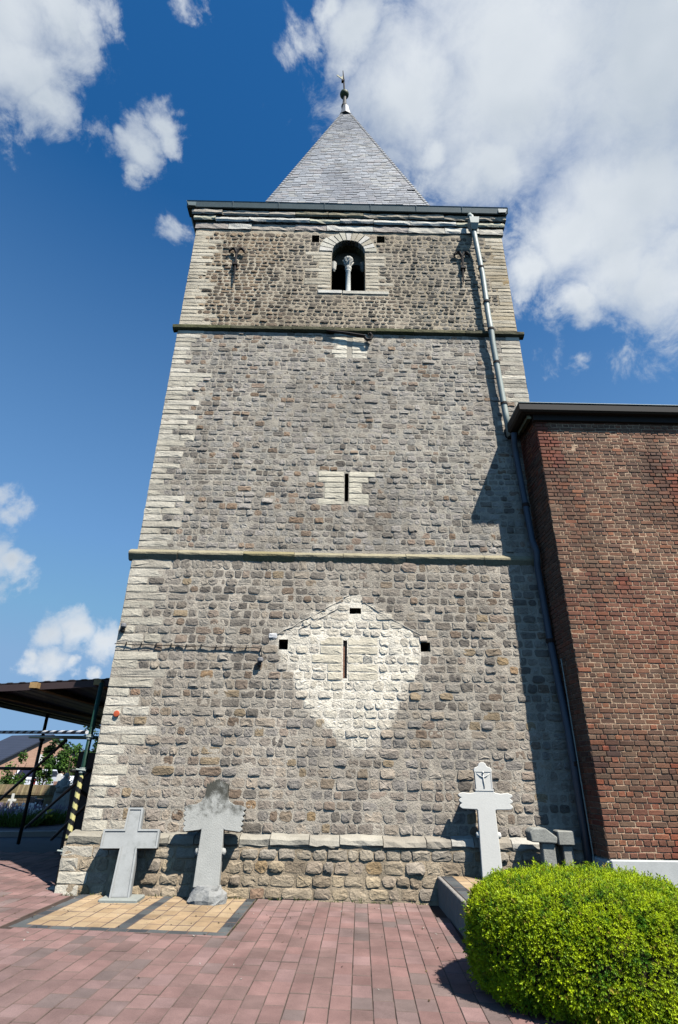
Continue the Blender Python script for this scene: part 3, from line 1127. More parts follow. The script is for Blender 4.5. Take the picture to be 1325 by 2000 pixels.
for face in range(3):        # front, left and right faces
    for r in range(nrow):
        za, zb = ZB + r * rowh, ZB + (r + 1) * rowh + .03
        s0 = SB * (AP.z - za) / (AP.z - ZB)
        s1 = SB * max(0.0, AP.z - zb) / (AP.z - ZB)
        if s1 < .03:
            break
        fx = lambda z: XC + (AP.x - XC) * (z - ZB) / (AP.z - ZB)
        u = -s0 - random.uniform(0, .2)
        while u < s0:
            w = random.uniform(.17, .24)
            a, b = max(u, -s0), min(u + w - .006, s0)
            if b - a > .03:
                c = random.choice(SC)
                n2 = fbm(u * .5, za * .35, face)
                c = mixc(c, lin(118, 122, 130), max(0, min(.6, n2 * 1.1 + .1)))
                c = scol(c, .84 * random.uniform(.92, 1.08))
                lift = .012 + random.uniform(0, .008) + (.025 if random.random() < .004 else 0)
                drop = random.uniform(-.012, .012)
                a1, b1_ = max(-s1, min(s1, a)), max(-s1, min(s1, b))
                pts = [(a, s0 + lift, za + drop), (b, s0 + lift, za + drop + random.uniform(-.006, .006)), (b1_, s1 + .004, zb), (a1, s1 + .004, zb), (a, s0 - .005, za + drop), (b, s0 - .005, za + drop)]
                W = []
                for (uu, oo, zz) in pts:
                    if face == 0:
                        W.append((fx(zz) + uu, YC - oo, zz))
                    elif face == 1:
                        W.append((fx(zz) - oo, YC - uu, zz))
                    else:
                        W.append((fx(zz) + oo, YC + uu, zz))
                sl.add(W, [(0, 1, 2, 3), (4, 5, 1, 0)], c)
            u += w
so = obj('slates', sl, M_SLATE, sp, kind='stuff')
hip = MB()
for sx in (-1, 1):
    n = 60
    for i in range(n):
        za, zb = ZB + (AP.z - .5 - ZB) * i / n, ZB + (AP.z - .5 - ZB) * (i + 1.15) / n
        s0, s1 = SB * (AP.z - za) / (AP.z - ZB) + .028, SB * (AP.z - zb) / (AP.z - ZB) + .012
        fxa, fxb = XC + (AP.x - XC) * (za - ZB) / (AP.z - ZB), XC + (AP.x - XC) * (zb - ZB) / (AP.z - ZB)
        d = .07
        c = tuple(.72 * q for q in random.choice(SC))
        hip.add([(fxa + sx * s0, YC - s0, za), (fxa + sx * (s0 - d), YC - s0, za), (fxb + sx * (s1 - d), YC - s1, zb), (fxb + sx * s1, YC - s1, zb),
                 (fxa + sx * s0, YC - s0 + d, za), (fxb + sx * s1, YC - s1 + d, zb)], [(0, 1, 2, 3), (0, 3, 5, 4)], c)
obj('hip_slates', hip, M_SLATE, sp, kind='stuff')
cap = MB().lathe([(.26, 22.85), (.16, 23.3), (.13, 23.5), (.1, 23.52)], AP.x - .02, AP.y, 8, lin(140, 142, 144, .6))
obj('lead_cap', cap, M_SLATE, sp)
fin = MB().lathe([(.1, 23.4), (.12, 23.6), (.075, 23.75), (.06, 24.1), (.07, 24.22)], AP.x - .06, AP.y, 10)
M_DLEAD = material('dark lead', lin(66, 66, 64, .7), mott=.3, rough=.6, bump=.2)
fo = obj('finial', fin, M_DLEAD, tower)
bl = MB()
R0 = .17
bl.lathe([(max(.01, R0 * math.cos(t)), 24.36 + R0 * math.sin(t)) for t in np.linspace(-math.pi / 2, math.pi / 2, 11)], AP.x - .07, AP.y, 16, lin(70, 84, 56, .7))
obj('ball', bl, M_PLAIN, fo, smooth=True)
rod = MB().tube([(AP.x - .07, AP.y, 24.5), (AP.x - .1, AP.y, 25.25), (AP.x - .14, AP.y, 25.95)], [.035, .03, .015], 6)
obj('rod', rod, M_IRON, fo)
vane = MB().prism([(AP.x - .1, 25.28), (AP.x - .38, 25.62), (AP.x - .34, 25.66), (AP.x - .2, 25.48), (AP.x - .16, 25.62), (AP.x - .09, 25.34)], AP.y - .01, AP.y + .01, lin(206, 200, 170, .8))
obj('vane', vane, M_PLAIN, fo)
col = MB().box(AP.x - .19, AP.x - .07, AP.y - .05, AP.y + .05, 25.2, 25.29)
obj('collar', col, M_IRON, fo)

# ---- belfry window: voussoirs, sill, colonnette, tracery
bw = MB().box(-.53, -.02, .058, .16, 10.625, 10.72, bev=.008)
win = obj('belfry_sill', bw, M_PALE_OBJ, tower, color=tuple(K * q for q in lin(214, 210, 198)))
obj('sill_stone', MB().box(-.005, .98, .062, .16, 10.62, 10.715, bev=.008), M_PALE_OBJ, win, color=tuple(K * q for q in lin(200, 194, 178)))
NV = 13
for i in range(NV):
    t0, t1 = math.pi * i / NV + .015, math.pi * (i + 1) / NV - .015
    ro = .64 + random.uniform(-.05, .05)
    ri = WR - .004
    vs = []
    for rr in (ri, ro):
        for t in (t0, (t0 + t1) / 2, t1):
            vs.append((WX + rr * math.cos(t), WSP + rr * math.sin(t)))
    P = [vs[0], vs[3], vs[4], vs[5], vs[2], vs[1]]
    c = tuple(K * q for q in random.choice([lin(206, 200, 184), lin(194, 188, 170), lin(212, 206, 194), lin(188, 178, 158)]))
    if max(q[1] for q in P) > 12.495:
        P = [(a, min(b, 12.495)) for a, b in P]
    obj('voussoir', MB().prism(P[::-1], y3 - .016 - random.uniform(0, .008), y3 + .12), M_PALE_OBJ, tower, color=c, bevel=.006)
cn = MB().lathe([(.075, 10.72), (.078, 10.75), (.06, 10.78), (.056, 10.82), (.052, 11.42), (.06, 11.43), (.06, 11.445)], .117, y3 + .12, 16)
co = obj('colonnette', cn, M_PALE_OBJ, tower, color=tuple(K * q for q in lin(222, 222, 214)), smooth=True)
cp = MB().lathe([(.055, 11.445), (.07, 11.50), (.075, 11.56), (.055, 11.58), (.055, 11.61), (.08, 11.70), (.11, 11.76), (.11, 11.80)], .117, y3 + .12, 10)
for a in range(8):
    t = a * math.pi / 4 + .2
    cp.tube([(.117 + .05 * math.cos(t), y3 + .12 + .05 * math.sin(t), 11.60), (.117 + .085 * math.cos(t), y3 + .12 + .085 * math.sin(t), 11.68),
             (.117 + .12 * math.cos(t), y3 + .12 + .12 * math.sin(t), 11.75)], [.016, .024, .012], 5)
obj('capital', cp, M_PALE_OBJ, co, color=tuple(K * q for q in lin(206, 202, 190)))
# tracery plate with two small round-headed lights
tr = MB()
yt = y3 + .31


def light(cx):
    return [(cx + .155 * math.cos(t), 11.72 + .155 * math.sin(t)) for t in np.linspace(math.pi, 0, 9)]


outer = [(WX - .364, 11.70)] + [(WX + .364 * math.cos(t), WSP + .364 * math.sin(t)) for t in np.linspace(math.pi, 0, 17)] + [(WX + .364, 11.70)]
inner = light(WX + .185)[::-1] + light(WX - .185)[::-1]
tr.prism((outer + inner)[::-1], yt, yt + .12, lin(92, 88, 76, .8))  # stone coloured darker to deepen the shade inside the arch
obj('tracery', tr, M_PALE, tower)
for sx in (-1, 1):
    im = MB().lathe([(.02, 11.44), (.05, 11.5), (.06, 11.6), (.07, 11.7)], WX + sx * .325, y3 + .14, 8)
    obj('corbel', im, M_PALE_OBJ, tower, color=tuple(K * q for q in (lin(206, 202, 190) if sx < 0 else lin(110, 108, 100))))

# ---- iron wall anchors, tie bar, fittings
for (xa, za, zb, xb) in [(-2.345, 11.86, 10.82, -2.32), (2.62, 11.9, 11.0, 2.59)]:
    mb = MB().tube([(xa, y3 - .07, za - .1), (xa, y3 - .07, za - .35), (xb, y3 - .055, zb)], [.028, .026, .016], 6)
    wa = obj('wall_anchor', mb, M_IRON, tower)
    for sx in (-1, 1):
        cu = MB().tube([(xa, y3 - .07, za - .16), (xa + sx * .05, y3 - .075, za - .03), (xa + sx * .11, y3 - .075, za - .02), (xa + sx * .16, y3 - .07, za - .08),
                        (xa + sx * .17, y3 - .06, za - .14)], [.03, .034, .036, .03, .012], 6)
        obj('anchor_curl', cu, M_IRON, wa)
    obj('anchor_boss', MB().box(xa - .05, xa + .05, y3 - .1, y3 + .0, za - .52, za - .46), M_IRON, wa)
tb = MB().tube([(-.32, -.03, 9.49), (.1, -.035, 9.42), (.47, -.035, 9.35)], [.022, .032, .036], 6)
tbo = obj('tie_bar', tb, M_IRON, tower)
obj('bar_curl', MB().tube([(.45, -.035, 9.33), (.5, -.04, 9.26), (.57, -.04, 9.27), (.6, -.04, 9.36), (.56, -.04, 9.43), (.52, -.04, 9.4)], .03, 6), M_IRON, tbo)
cab = []
for i in range(40):
    x = -3.38 + 2.22 * i / 39
    cab.append((x, -.032, 3.165 - .03 * i / 39 + .006 * math.sin(i * .9)))
cab += [(-1.15, -.03, 3.08), (-1.145, -.03, 2.98)]
cb = obj('cable', MB().tube(cab, .007, 5), M_BLACKPOLE, tower)
for i in range(3, 40, 4):
    p = cab[i]
    obj('clip', MB().box(p[0] - .006, p[0] + .006, -.042, -.015, p[2] - .02, p[2] + .028), M_BLACKPOLE, cb)
for (x, z) in ((-1.17, 2.92), (-3.3, 3.4)):
    lt = obj('wall_light', MB().box(x - .03, x + .03, -.07, -.0, z - .05, z + .02, bev=.008), M_BLACKPOLE, tower)
    obj('lamp_head', MB().lathe([(.03, z), (.045, z + .02), (.045, z + .06), (.02, z + .075)], x + .015, -.06, 10, lin(150, 150, 152, .7)), M_PLAIN, lt)
mk = MB().lathe([(.001, 0), (.04, 0), (.045, .006), (.04, .014), (.03, .016), (.001, .018)], 0, 0, 14, lin(196, 92, 58, .9))
mk.xf(Matrix.Translation((-3.17, -.018, 2.17)) @ Matrix.Rotation(math.radians(90), 4, 'X'))
obj('round_marker', mk, M_PLAIN, tower)
# old roof line: thin mortar fillets above the pale patch
for pts in ([(-.92, 3.36), (-.45, 3.62), (.02, 3.90), (.16, 3.99)], [(1.28, 3.38), (.85, 3.62), (.5, 3.82), (.36, 3.92)], [(-.6, 3.44), (-.2, 3.66), (.05, 3.82)]):
    mb = MB()
    m = 14
    P = []
    for i in range(m):
        t = i / (m - 1) * (len(pts) - 1)
        a = min(int(t), len(pts) - 2)
        f = t - a
        P.append((pts[a][0] + (pts[a + 1][0] - pts[a][0]) * f + random.gauss(0, .006), -.003, pts[a][1] + (pts[a + 1][1] - pts[a][1]) * f + random.gauss(0, .006)))
    mb.tube(P, [.008 + random.uniform(0, .006) for _ in P], 5, tuple(K * q for q in lin(190, 182, 168)))
    obj('roof_scar', mb, M_MORTAR, tower)

# ---- downpipe with hopper
dp = MB().tube([(2.905, -.10, 12.72), (2.92, -.10, 12.4), (2.985, -.085, 11.1), (2.99, -.075, 10.0), (2.985, -.12, 9.62), (2.99, -.12, 9.45), (3.0, -.085, 9.2), (3.055, -.085, 7.5), (3.075, -.09, 7.0)], .056, 12)
dpo = obj('downpipe', dp, M_ZINC, tower, smooth=True)
hp = MB()
hp.add([(2.80, -.26, 12.72), (3.03, -.26, 12.72), (3.03, -.03, 12.72), (2.80, -.03, 12.72), (2.82, -.24, 12.55), (3.01, -.24, 12.55), (3.01, -.03, 12.55), (2.82, -.03, 12.55),
        (2.86, -.17, 12.42), (2.98, -.17, 12.42), (2.98, -.05, 12.42), (2.86, -.05, 12.42)],
       [(0, 1, 2, 3), (0, 4, 5, 1), (1, 5, 6, 2), (2, 6, 7, 3), (3, 7, 4, 0), (4, 8, 9, 5), (5, 9, 10, 6), (6, 10, 11, 7), (7, 11, 8, 4), (8, 11, 10, 9)])
obj('hopper_head', hp, M_ZINC, dpo, bevel=.006)
obj('outlet', MB().tube([(2.87, -.1, 12.98), (2.9, -.14, 12.86), (2.9, -.14, 12.7)], .05, 10), M_ZINC, dpo, smooth=True)
for (x, z) in ((2.975, 11.3), (2.987, 10.3), (2.99, 9.52), (3.02, 8.7), (3.052, 7.72)):
    y = -.085 if z < 9.4 or z > 9.7 else -.12
    obj('pipe_bracket', MB().tube([(x, y, z - .025), (x, y, z + .025)], .066, 12), M_IRON, dpo)
M_DARKZINC = material('blue grey painted pipe', lin(92, 104, 118, .6), mott=.1, rough=.5, bump=0)
lp = MB().tube([(3.10, -.25, 6.98), (3.12, -.12, 6.8), (3.13, -.11, 6.6), (3.19, -.11, 4.95), (3.2, -.2, 4.72), (3.21, -.11, 4.5), (3.235, -.11, 3.3), (3.255, -.22, 2.0), (3.26, -.22, .0)], .05, 12)
lpo = obj('lower_downpipe', lp, M_DARKZINC, tower, smooth=True)
obj('conductor_rod', MB().tube([(3.27, -.32, 3.0), (3.285, -.32, .5)], .008, 6), M_ZINC, lpo)
for z in (5.6, 3.3, 1.6):
    obj('pipe_bracket', MB().tube([(3.17 + (5.6 - z) * .026, -.11 if z > 2.5 else -.22, z - .03), (3.17 + (5.6 - z) * .026, -.11 if z > 2.5 else -.22, z + .03)], .06, 12), M_IRON, lpo)

# ---------------------------------------------------------------- brick church
church = empty('brick_church', (6.0, 3.0, 0.0), 'dark red brick church wall on a pale stone plinth', 'church')
BX, BY, BZ0, BZ1 = 3.338, -.654, .545, 7.06
BRK = [lin(124, 84, 66), lin(114, 78, 62), lin(134, 92, 72), lin(104, 74, 60), lin(122, 90, 72), lin(110, 84, 70), lin(132, 86, 64), lin(120, 96, 78)]
BRD = [lin(92, 66, 56), lin(98, 70, 60), lin(86, 66, 58)]
BRO = [lin(156, 90, 64), lin(148, 84, 62), lin(160, 100, 70)]
KB = .84


def mortar_depth(x, z):
    """pointing survives in pale patches and has weathered out of the others"""
    n = fbm(x * .8 + 3, z * .55, 40) + .5 - (x - BX) * .16 - max(0, (2.2 - z)) * .1
    return max(0.0, min(1.0, n * 1.6 + .3))


def brick_col(x, z):
    t = random.random()
    p = mortar_depth(x, z)
    red = fbm(x * .9, z * .7, 55) * 1.2 + .4 - p * .5
    c = random.choice(BRK)
    if t < .12:
        c = random.choice(BRD)
    elif t > .95 - max(0, red) * .08:
        c = random.choice(BRO)
    if red > .35 and t < .75:
        c = mixc(c, lin(140, 70, 54), .5)
    if p > .6:
        c = mixc(c, lin(136, 106, 84), .35)
    return scol(c, KB * random.uniform(.85, 1.15))


wall = MB()
xs = grid_lines(BX, 7.2, .06, [])
zs = grid_lines(BZ0, BZ1, .06, [])
nx = len(xs)
wall.v = [(x, BY + .001 + (1 - mortar_depth(x, z)) * .013, z) for z in zs for x in xs]
for j in range(len(zs) - 1):
    for i in range(nx - 1):
        x, z = (xs[i] + xs[i + 1]) / 2, (zs[j] + zs[j + 1]) / 2
        p = mortar_depth(x, z)
        wall.f.append((j * nx + i, j * nx + i + 1, (j + 1) * nx + i + 1, (j + 1) * nx + i))
        wall.c.append(tuple(KB * q for q in mixc(lin(104, 88, 78), lin(202, 172, 142), p)))
mcs = tuple(KB * q for q in lin(150, 128, 108))
sx0 = BX - .030      # the side wall runs back to the tower
wall.add([(BX, BY + .004, BZ0), (sx0 + .004, .1, BZ0), (sx0 + .004, .1, BZ1), (BX, BY + .004, BZ1)], [(0, 3, 2, 1)], mcs)
wall.add([(BX, BY + .02, BZ1), (7.2, BY + .02, BZ1), (7.2, 9, BZ1), (BX + .3, 9, BZ1)], [(0, 1, 2, 3)], mcs)
wall.add([(7.2, BY + .01, -.2), (7.2, 9, -.2), (7.2, 9, BZ1), (7.2, BY + .01, BZ1)], [(0, 1, 2, 3)], mcs)
obj('mortar_wall', wall, M_MORTAR, church, origin=(6, 3, 0))
bricks = []
CH = 0.0668
row = 0
z = BZ0 + .006
while z + CH < BZ1:
    head = row % 2 == 0
    x = BX - .003
    first = True
    g = .0085
    while x < 7.1:
        L = (.1 if head else .2) + random.uniform(-.006, .006)
        if first and not head:
            L = .2
        if first and head:
            L = .1
        if head and not first and row % 2 == 0 and abs(x - BX - .1) < .02:
            L = .052       # closer
        first = False
        x1 = x + L
        zc = z + CH / 2
        pr = random.uniform(-.003, .004) + (.0 if random.random() > .05 else -.004)
        bricks.append(('f', x + g / 2, x1 - g / 2, z + g / 2, z + CH - g / 2, pr, brick_col((x + x1) / 2, zc)))
        x = x1
    # side face
    s = .0
    first = True
    while s < .72:
        L = (.2 if head else .1) if first else (.1 if head else .2)
        first = False
        bricks.append(('s', s + g / 2, s + L - g / 2, z + g / 2, z + CH - g / 2, random.uniform(-.003, .003), brick_col(BX, z)))
        s += L
    z += CH
    row += 1


def brick_mesh(b):
    kd, a, c, z0, z1, pr, colr = b
    j = lambda: random.gauss(0, .0022)
    e = .006
    d0 = .03
    O = [(a, z0), (c, z0), (c, z1), (a, z1)]
    I = [(a + e + j(), z0 + e + j()), (c - e + j(), z0 + e + j()), (c - e + j(), z1 - e + j()), (a + e + j(), z1 - e + j())]
    pts = [(u, d0, w) for u, w in O] + [(u + j(), -.001 - pr + .004, w + j()) for u, w in O] + [(u, -.005 - pr + j() * .6, w) for u, w in I]
    if kd == 'f':
        vs = [(u, BY + d, w) for u, d, w in pts]
        fl = False
    else:
        vs = [(BX - (.030 / .654) * u + d, BY + u, w) for u, d, w in pts]
        fl = True
    fs = [(8, 9, 10, 11)]
    for i in range(4):
        q = (i + 1) % 4
        fs += [(i, q, q + 4, i + 4), (i + 4, q + 4, q + 8, i + 8)]
    if fl:
        fs = [f[::-1] for f in fs]
    return vs, fs


bl = []
for b in bricks:
    c = (((b[1] + b[2]) / 2, BY, (b[3] + b[4]) / 2) if b[0] == 'f' else (BX, BY + (b[1] + b[2]) / 2, (b[3] + b[4]) / 2))
    zc = campx(c)[2]
    seen = inview(c, 0) and b[0] == 'f' and not (c[0] < 3.6 and c[2] < .5)
    bl.append((0 if seen else 1, -(b[2] - b[1]) * (b[4] - b[3]) / zc ** 2, b, c))
order = sorted(range(len(bl)), key=lambda i: bl[i][:2])
rest = MB()
for n_, i in enumerate(order):
    _, _, b, c = bl[i]
    vs, fs = brick_mesh(b)
    mb = MB().add(vs, fs, b[6])
    if n_ < 296:
        obj('brick', mb, M_BRICK_OBJ, church, origin=c, color=b[6])
    else:
        rest.merge(mb)
obj('brickwork', rest, M_BRICK, church, origin=(6, 3, 0), kind='stuff')
# plinth slabs
x = BX - .002
for w in (.86, 1.0, 1.0, 1.0):
    mb = MB().box(x + .002, x + w - .002, BY - .03, BY + .2, -.15, BZ0 - .004, bev=.014)
    obj('plinth_slab', mb, M_SLAB, church)
    x += w
for (s0, s1) in ((0.0, .25), (.25, .52), (.52, .70)):
    f = .030 / .654
    mb = MB()
    xa, xb = BX - f * s0, BX - f * s1
    ya, yb = BY - .03 + s0 + .003 + (.035 if s0 == 0 else 0), BY - .03 + s1
    o = .028
    mb.add([(xa - o, ya, -.15), (xb - o, yb, -.15), (xb + .1, yb, -.15), (xa + .1, ya, -.15), (xa - o, ya, .52), (xb - o, yb, .52), (xb + .1, yb, .541), (xa + .1, ya, .541)],
           [(0, 1, 2, 3), (4, 7, 6, 5), (0, 4, 5, 1), (1, 5, 6, 2), (2, 6, 7, 3), (3, 7, 4, 0)])
    obj('plinth_slab', mb, M_SLAB, church, bevel=.01)
# eaves: boxed gutter, soffit, brackets, roof
M_EAVE = material('dark eaves paint and shade', lin(34, 32, 32, .6), mott=.15, rough=.7, bump=.05)
EX, EY, EZ = 3.03, -.825, 7.20
gt = MB()
prof = [(0, EZ), (0, EZ - .13), (.03, EZ - .16), (.11, EZ - .16), (.14, EZ - .13), (.14, EZ)]
n = len(prof)
gt.add([(EX + o, EY + o, z) for o, z in prof] + [(7.4, EY + o, z) for o, z in prof], [(k2, (k2 + 1) % n, (k2 + 1) % n + n, k2 + n) for k2 in range(n)] + [tuple(range(2 * n - 1, n - 1, -1))])
gt.add([(EX + o, EY + o, z) for o, z in prof] + [(EX + o + .01, .6, z) for o, z in prof], [(k2, k2 + n, (k2 + 1) % n + n, (k2 + 1) % n) for k2 in range(n)] + [tuple(range(2 * n - 1, n - 1, -1))])
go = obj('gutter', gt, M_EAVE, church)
obj('gutter_lip', MB().tube([(EX + .03, .5, EZ + .004), (EX - .003, EY - .003, EZ + .004), (7.4, EY - .003, EZ + .004)], .011, 6), M_ZINC, go)
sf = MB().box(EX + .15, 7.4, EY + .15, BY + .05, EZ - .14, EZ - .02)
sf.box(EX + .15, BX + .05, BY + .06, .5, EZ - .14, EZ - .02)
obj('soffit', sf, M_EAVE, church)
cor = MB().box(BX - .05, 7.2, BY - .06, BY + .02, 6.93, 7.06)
obj('corbel_course', cor, M_EAVE, church)  # near-black here puts the shadow under the eaves into the corbel's colour
obj('rafter_end', MB().box(EX + .17, EX + .235, BY - .02, -.16, EZ - .215, EZ - .142), material('aged cream paint', lin(196, 186, 146, .8), mott=.2), church)
rf = MB()
rf.add([(EX, EY, EZ + .02), (7.4, EY, EZ + .02), (7.4, 4.5, 10.2), (6.2, 4.5, 10.2), (EX, 9, EZ + .02)], [(0, 1, 2, 3), (0, 3, 4)], lin(120, 124, 130, .6))
obj('roof', rf, M_SLATE, church)

# ---------------------------------------------------------------- raised grave plot beside the brick wall
KX, KZ = 1.335, .275
plot = empty('raised_plot', (2.2, -1.0, 0), 'raised grave plot with pale concrete edging beside the hedge', 'grave plot')
y = -.16
M_CONC = material('concrete edging', lin(176, 170, 162, .6), mott=.15, mscale=6.0, bump=.3)
while y > -2.3:
    w = .2
    obj('edging_slab', MB().box(KX - .03, KX + .02, y - w + .005, y - .005, -.08, KZ, bev=.008), M_CONC, plot)
    y -= w
obj('edging_slab', MB().box(KX + .022, 3.0, -2.36, -2.31, -.08, KZ, bev=.006), M_CONC, plot)
obj('fill', MB().box(KX + .02, 3.3, -2.31, -.17, -.1, KZ - .03), M_SAND, plot)
for nm, x0, x1, dx, pal in (('grey_paver', KX + .025, KX + .165, .14, GRY), ('yellow_paver', KX + .165, 3.12, .15, YEL)):
    n = round((x1 - x0) / dx)
    for a in range(n):
        yy = -2.3
        while yy < -.2:
            l = .2
            xa = x0 + (x1 - x0) * (a + .5) / n
            mb = paver_mesh((x1 - x0) / n, l).xf(Matrix.Translation((xa, yy + l / 2, KZ + random.uniform(-.003, .001))))
            c = tuple(KP * q for q in random.choice(pal))
            po = obj(nm, mb, M_PAVER_OBJ, plot, color=c)
            po.data.materials.append(M_JOINT)
            for pf in list(po.data.polygons)[1:]:
                pf.material_index = 1
            yy += l

# ---------------------------------------------------------------- the stone crosses


def lean(mb, x, y, z, tilt_back, yaw=0.0, roll=0.0):
    return mb.xf(Matrix.Translation((x, y, z)) @ Matrix.Rotation(yaw, 4, 'Z') @ Matrix.Rotation(-tilt_back, 4, 'X') @ Matrix.Rotation(roll, 4, 'Y'))


def scallop(a, b, n, amp, phase=1):
    """points from a to b with n rounded lobes bulging to the right of the walk"""
    (x0, z0), (x1, z1) = a, b
    L = math.hypot(x1 - x0, z1 - z0)
    nx, nz = (z1 - z0) / L, -(x1 - x0) / L
    out = []
    for i in range(n):
        for j in range(4):
            t = (i + j / 4) / n
            d = amp * math.sin(math.pi * j / 4)
            out.append((x0 + (x1 - x0) * t + nx * d, z0 + (z1 - z0) * t + nz * d))
    return out


# cross 1: plain grey granite with a raised rim
c1 = empty('granite_cross', (-2.57, -.55, gz(-2.57)), 'plain grey granite cross with raised rim, leftmost of the crosses against the tower', 'stone cross', 'stone crosses against the tower')


def cross_outline(wb, wt, arm, az0, az1, top):
    def hw(z):
        return wb + (wt - wb) * z / top
    return [(hw(0), 0), (hw(az0), az0), (arm, az0), (arm, az1), (hw(az1), az1), (hw(top), top), (-hw(top), top), (-hw(az1), az1), (-arm, az1), (-arm, az0), (-hw(az0), az0), (-hw(0), 0)]


T1, Y1 = math.radians(13.0), math.radians(7)
out = cross_outline(.118, .092, .345, .51, .72, .965)
mb = MB().prism(out[::-1], 0, .15)
lean(mb, -2.575, -.50, gz(-2.57) + .03, T1, Y1)
cr = obj('cross_body', mb, M_CROSS_GREY, c1, bevel=.014)
inn = cross_outline(.118 - .022, .092 - .022, .345 - .022, .51 + .022, .72 - .022, .965 - .022)
rim = MB()
n = len(out)
rim.add([(x, -.003, z) for x, z in out] + [(x, -.012, z) for x, z in out] + [(x, -.012, z) for x, z in inn] + [(x, -.001, z) for x, z in inn],
        [(i, (i + 1) % n, (i + 1) % n + n, i + n)[::-1] for i in range(n)] + [(i + n, (i + 1) % n + n, (i + 1) % n + 2 * n, i + 2 * n)[::-1] for i in range(n)]
        + [(i + 2 * n, (i + 1) % n + 2 * n, (i + 1) % n + 3 * n, i + 3 * n)[::-1] for i in range(n)])
lean(rim, -2.575, -.50, gz(-2.57) + .03, T1, Y1)
obj('rim', rim, M_CROSS_GREY, c1)
obj('mortar_bed', MB().box(-2.79, -2.33, -.60, -.28, gz(-2.57) - .02, gz(-2.57) + .035, bev=.012), material('cement bed', lin(178, 182, 174, .6), mott=.15), c1)

# cross 2: scalloped, lichen-crusted
c2 = empty('lichen_crusted_cross', (-1.5, -.6, gz(-1.5)), 'weathered grey stone cross with scalloped ends, dark lichen and rocky foot', 'stone cross', 'stone crosses against the tower')
half = [(.155, .16), (.148, .5), (.14, .77)]
half += [(.165, .76), (.345, .745)]
half += scallop((.345, .745), (.372, 1.035), 5, .028)
half += [(.335, 1.045), (.25, 1.05), (.185, 1.085), (.15, 1.14), (.142, 1.19), (.142, 1.27)]
half += scallop((.142, 1.27), (0, 1.33), 4, .026)
out = half + [(-x, z) for x, z in half[::-1][0:]]
mb = MB().prism(out[::-1], 0, .15)
T2, Y2 = math.radians(9), math.radians(3)
lean(mb, -1.555, -.52, gz(-1.5), T2, Y2)
obj('cross_body', mb, M_CROSS_OLD, c2, bevel=.01)
for sx in (-1, 1):
    kn = MB().lathe([(.001, -.045), (.03, -.035), (.042, 0), (.03, .035), (.001, .045)], 0, 0, 10)
    kn.xf(Matrix.Translation((sx * .155, .06, .53)))
    lean(kn, -1.555, -.52, gz(-1.5), T2, Y2)
    obj('knob', kn, M_CROSS_OLD, c2, smooth=True)
rock = MB()
rr = random.Random(5)
nseg = 18
rings = [(.225, .0), (.24, .045), (.215, .1), (.175, .145), (.15, .18)]
for r, z in rings:
    for i in range(nseg):
        a = 2 * math.pi * i / nseg
        q = 1 + rr.uniform(-.09, .09)
        rock.v.append((-1.53 + r * q * math.cos(a) * 1.0, -.46 + r * q * math.sin(a) * .62, gz(-1.5) + max(0, z + rr.uniform(-.014, .014)) - .01))
for i in range(len(rings) - 1):
    for j in range(nseg):
        rock.f.append((i * nseg + j, i * nseg + (j + 1) % nseg, (i + 1) * nseg + (j + 1) % nseg, (i + 1) * nseg + j))
        rock.c.append((1, 1, 1))
rock.f.append(tuple((len(rings) - 1) * nseg + j for j in range(nseg)))
rock.c.append((1, 1, 1))
obj('rock_base', rock, material('hewn rock', lin(176, 176, 172, .66), mott=.2, bump=.7, bscale=30.0, bdist=.02), c2)

# cross 3: white, on the raised plot
c3 = empty('white_cross', (1.95, -.45, KZ), 'white painted stone cross with small crucifix relief, standing on the raised plot', 'stone cross', 'stone crosses against the tower')
half = [(.128, 0), (.118, .5), (.112, .775), (.125, .785), (.29, .79)]
half += scallop((.305, .79), (.318, .985), 3, .036)
half += [(.29, .985), (.2, .975), (.135, .985), (.118, 1.0), (.108, 1.02), (.112, 1.235), (.122, 1.25), (.105, 1.285), (.06, 1.30), (.045, 1.335), (.02, 1.35)]
out = half + [(-x, z) for x, z in half[::-1]]
T3, Y3 = math.radians(4), math.radians(-9)
B3 = (1.955, -.42, KZ - .02)
mb = MB().prism(out[::-1], 0, .14)
lean(mb, *B3, T3, Y3)
obj('cross_body', mb, M_CROSS_WHITE, c3, bevel=.009)
rel = MB()
rel.tube([(-.085, -0.002, 1.215), (-.045, -0.006, 1.185), (0, -0.008, 1.165), (.045, -0.006, 1.185), (.085, -0.002, 1.215)], [.004, .005, .007, .005, .004], 6)
rel.tube([(0, -0.007, 1.2), (0, -0.009, 1.13), (.004, -0.008, 1.08), (-.002, -0.006, 1.03)], [.006, .009, .007, .004], 6)
rel.tube([(0, -0.008, 1.205), (0, -0.010, 1.225), (0, -0.008, 1.24)], [.007, .012, .007], 6)
lean(rel, *B3, T3, Y3)
obj('crucifix_relief', rel, M_CROSS_WHITE, c3, smooth=True)
fr = MB()
fr.box(-.108, -.096, -.004, .0, 1.03, 1.23)
fr.box(.096, .108, -.004, .0, 1.03, 1.23)
fr.box(-.118, .118, -.006, .0, 1.005, 1.027)
fr.box(-.114, .114, -.006, .0, 1.232, 1.248)
lean(fr, *B3, T3, Y3)
obj('relief_frame', fr, M_CROSS_WHITE, c3)
for sx in (-1, 1):
    kn = MB().lathe([(.001, -.04), (.028, -.03), (.036, 0), (.028, .03), (.001, .04)], 0, 0, 10)
    kn.xf(Matrix.Translation((sx * .125, .05, .5)))
    lean(kn, *B3, T3, Y3)
    obj('knob', kn, M_CROSS_WHITE, c3, smooth=True)

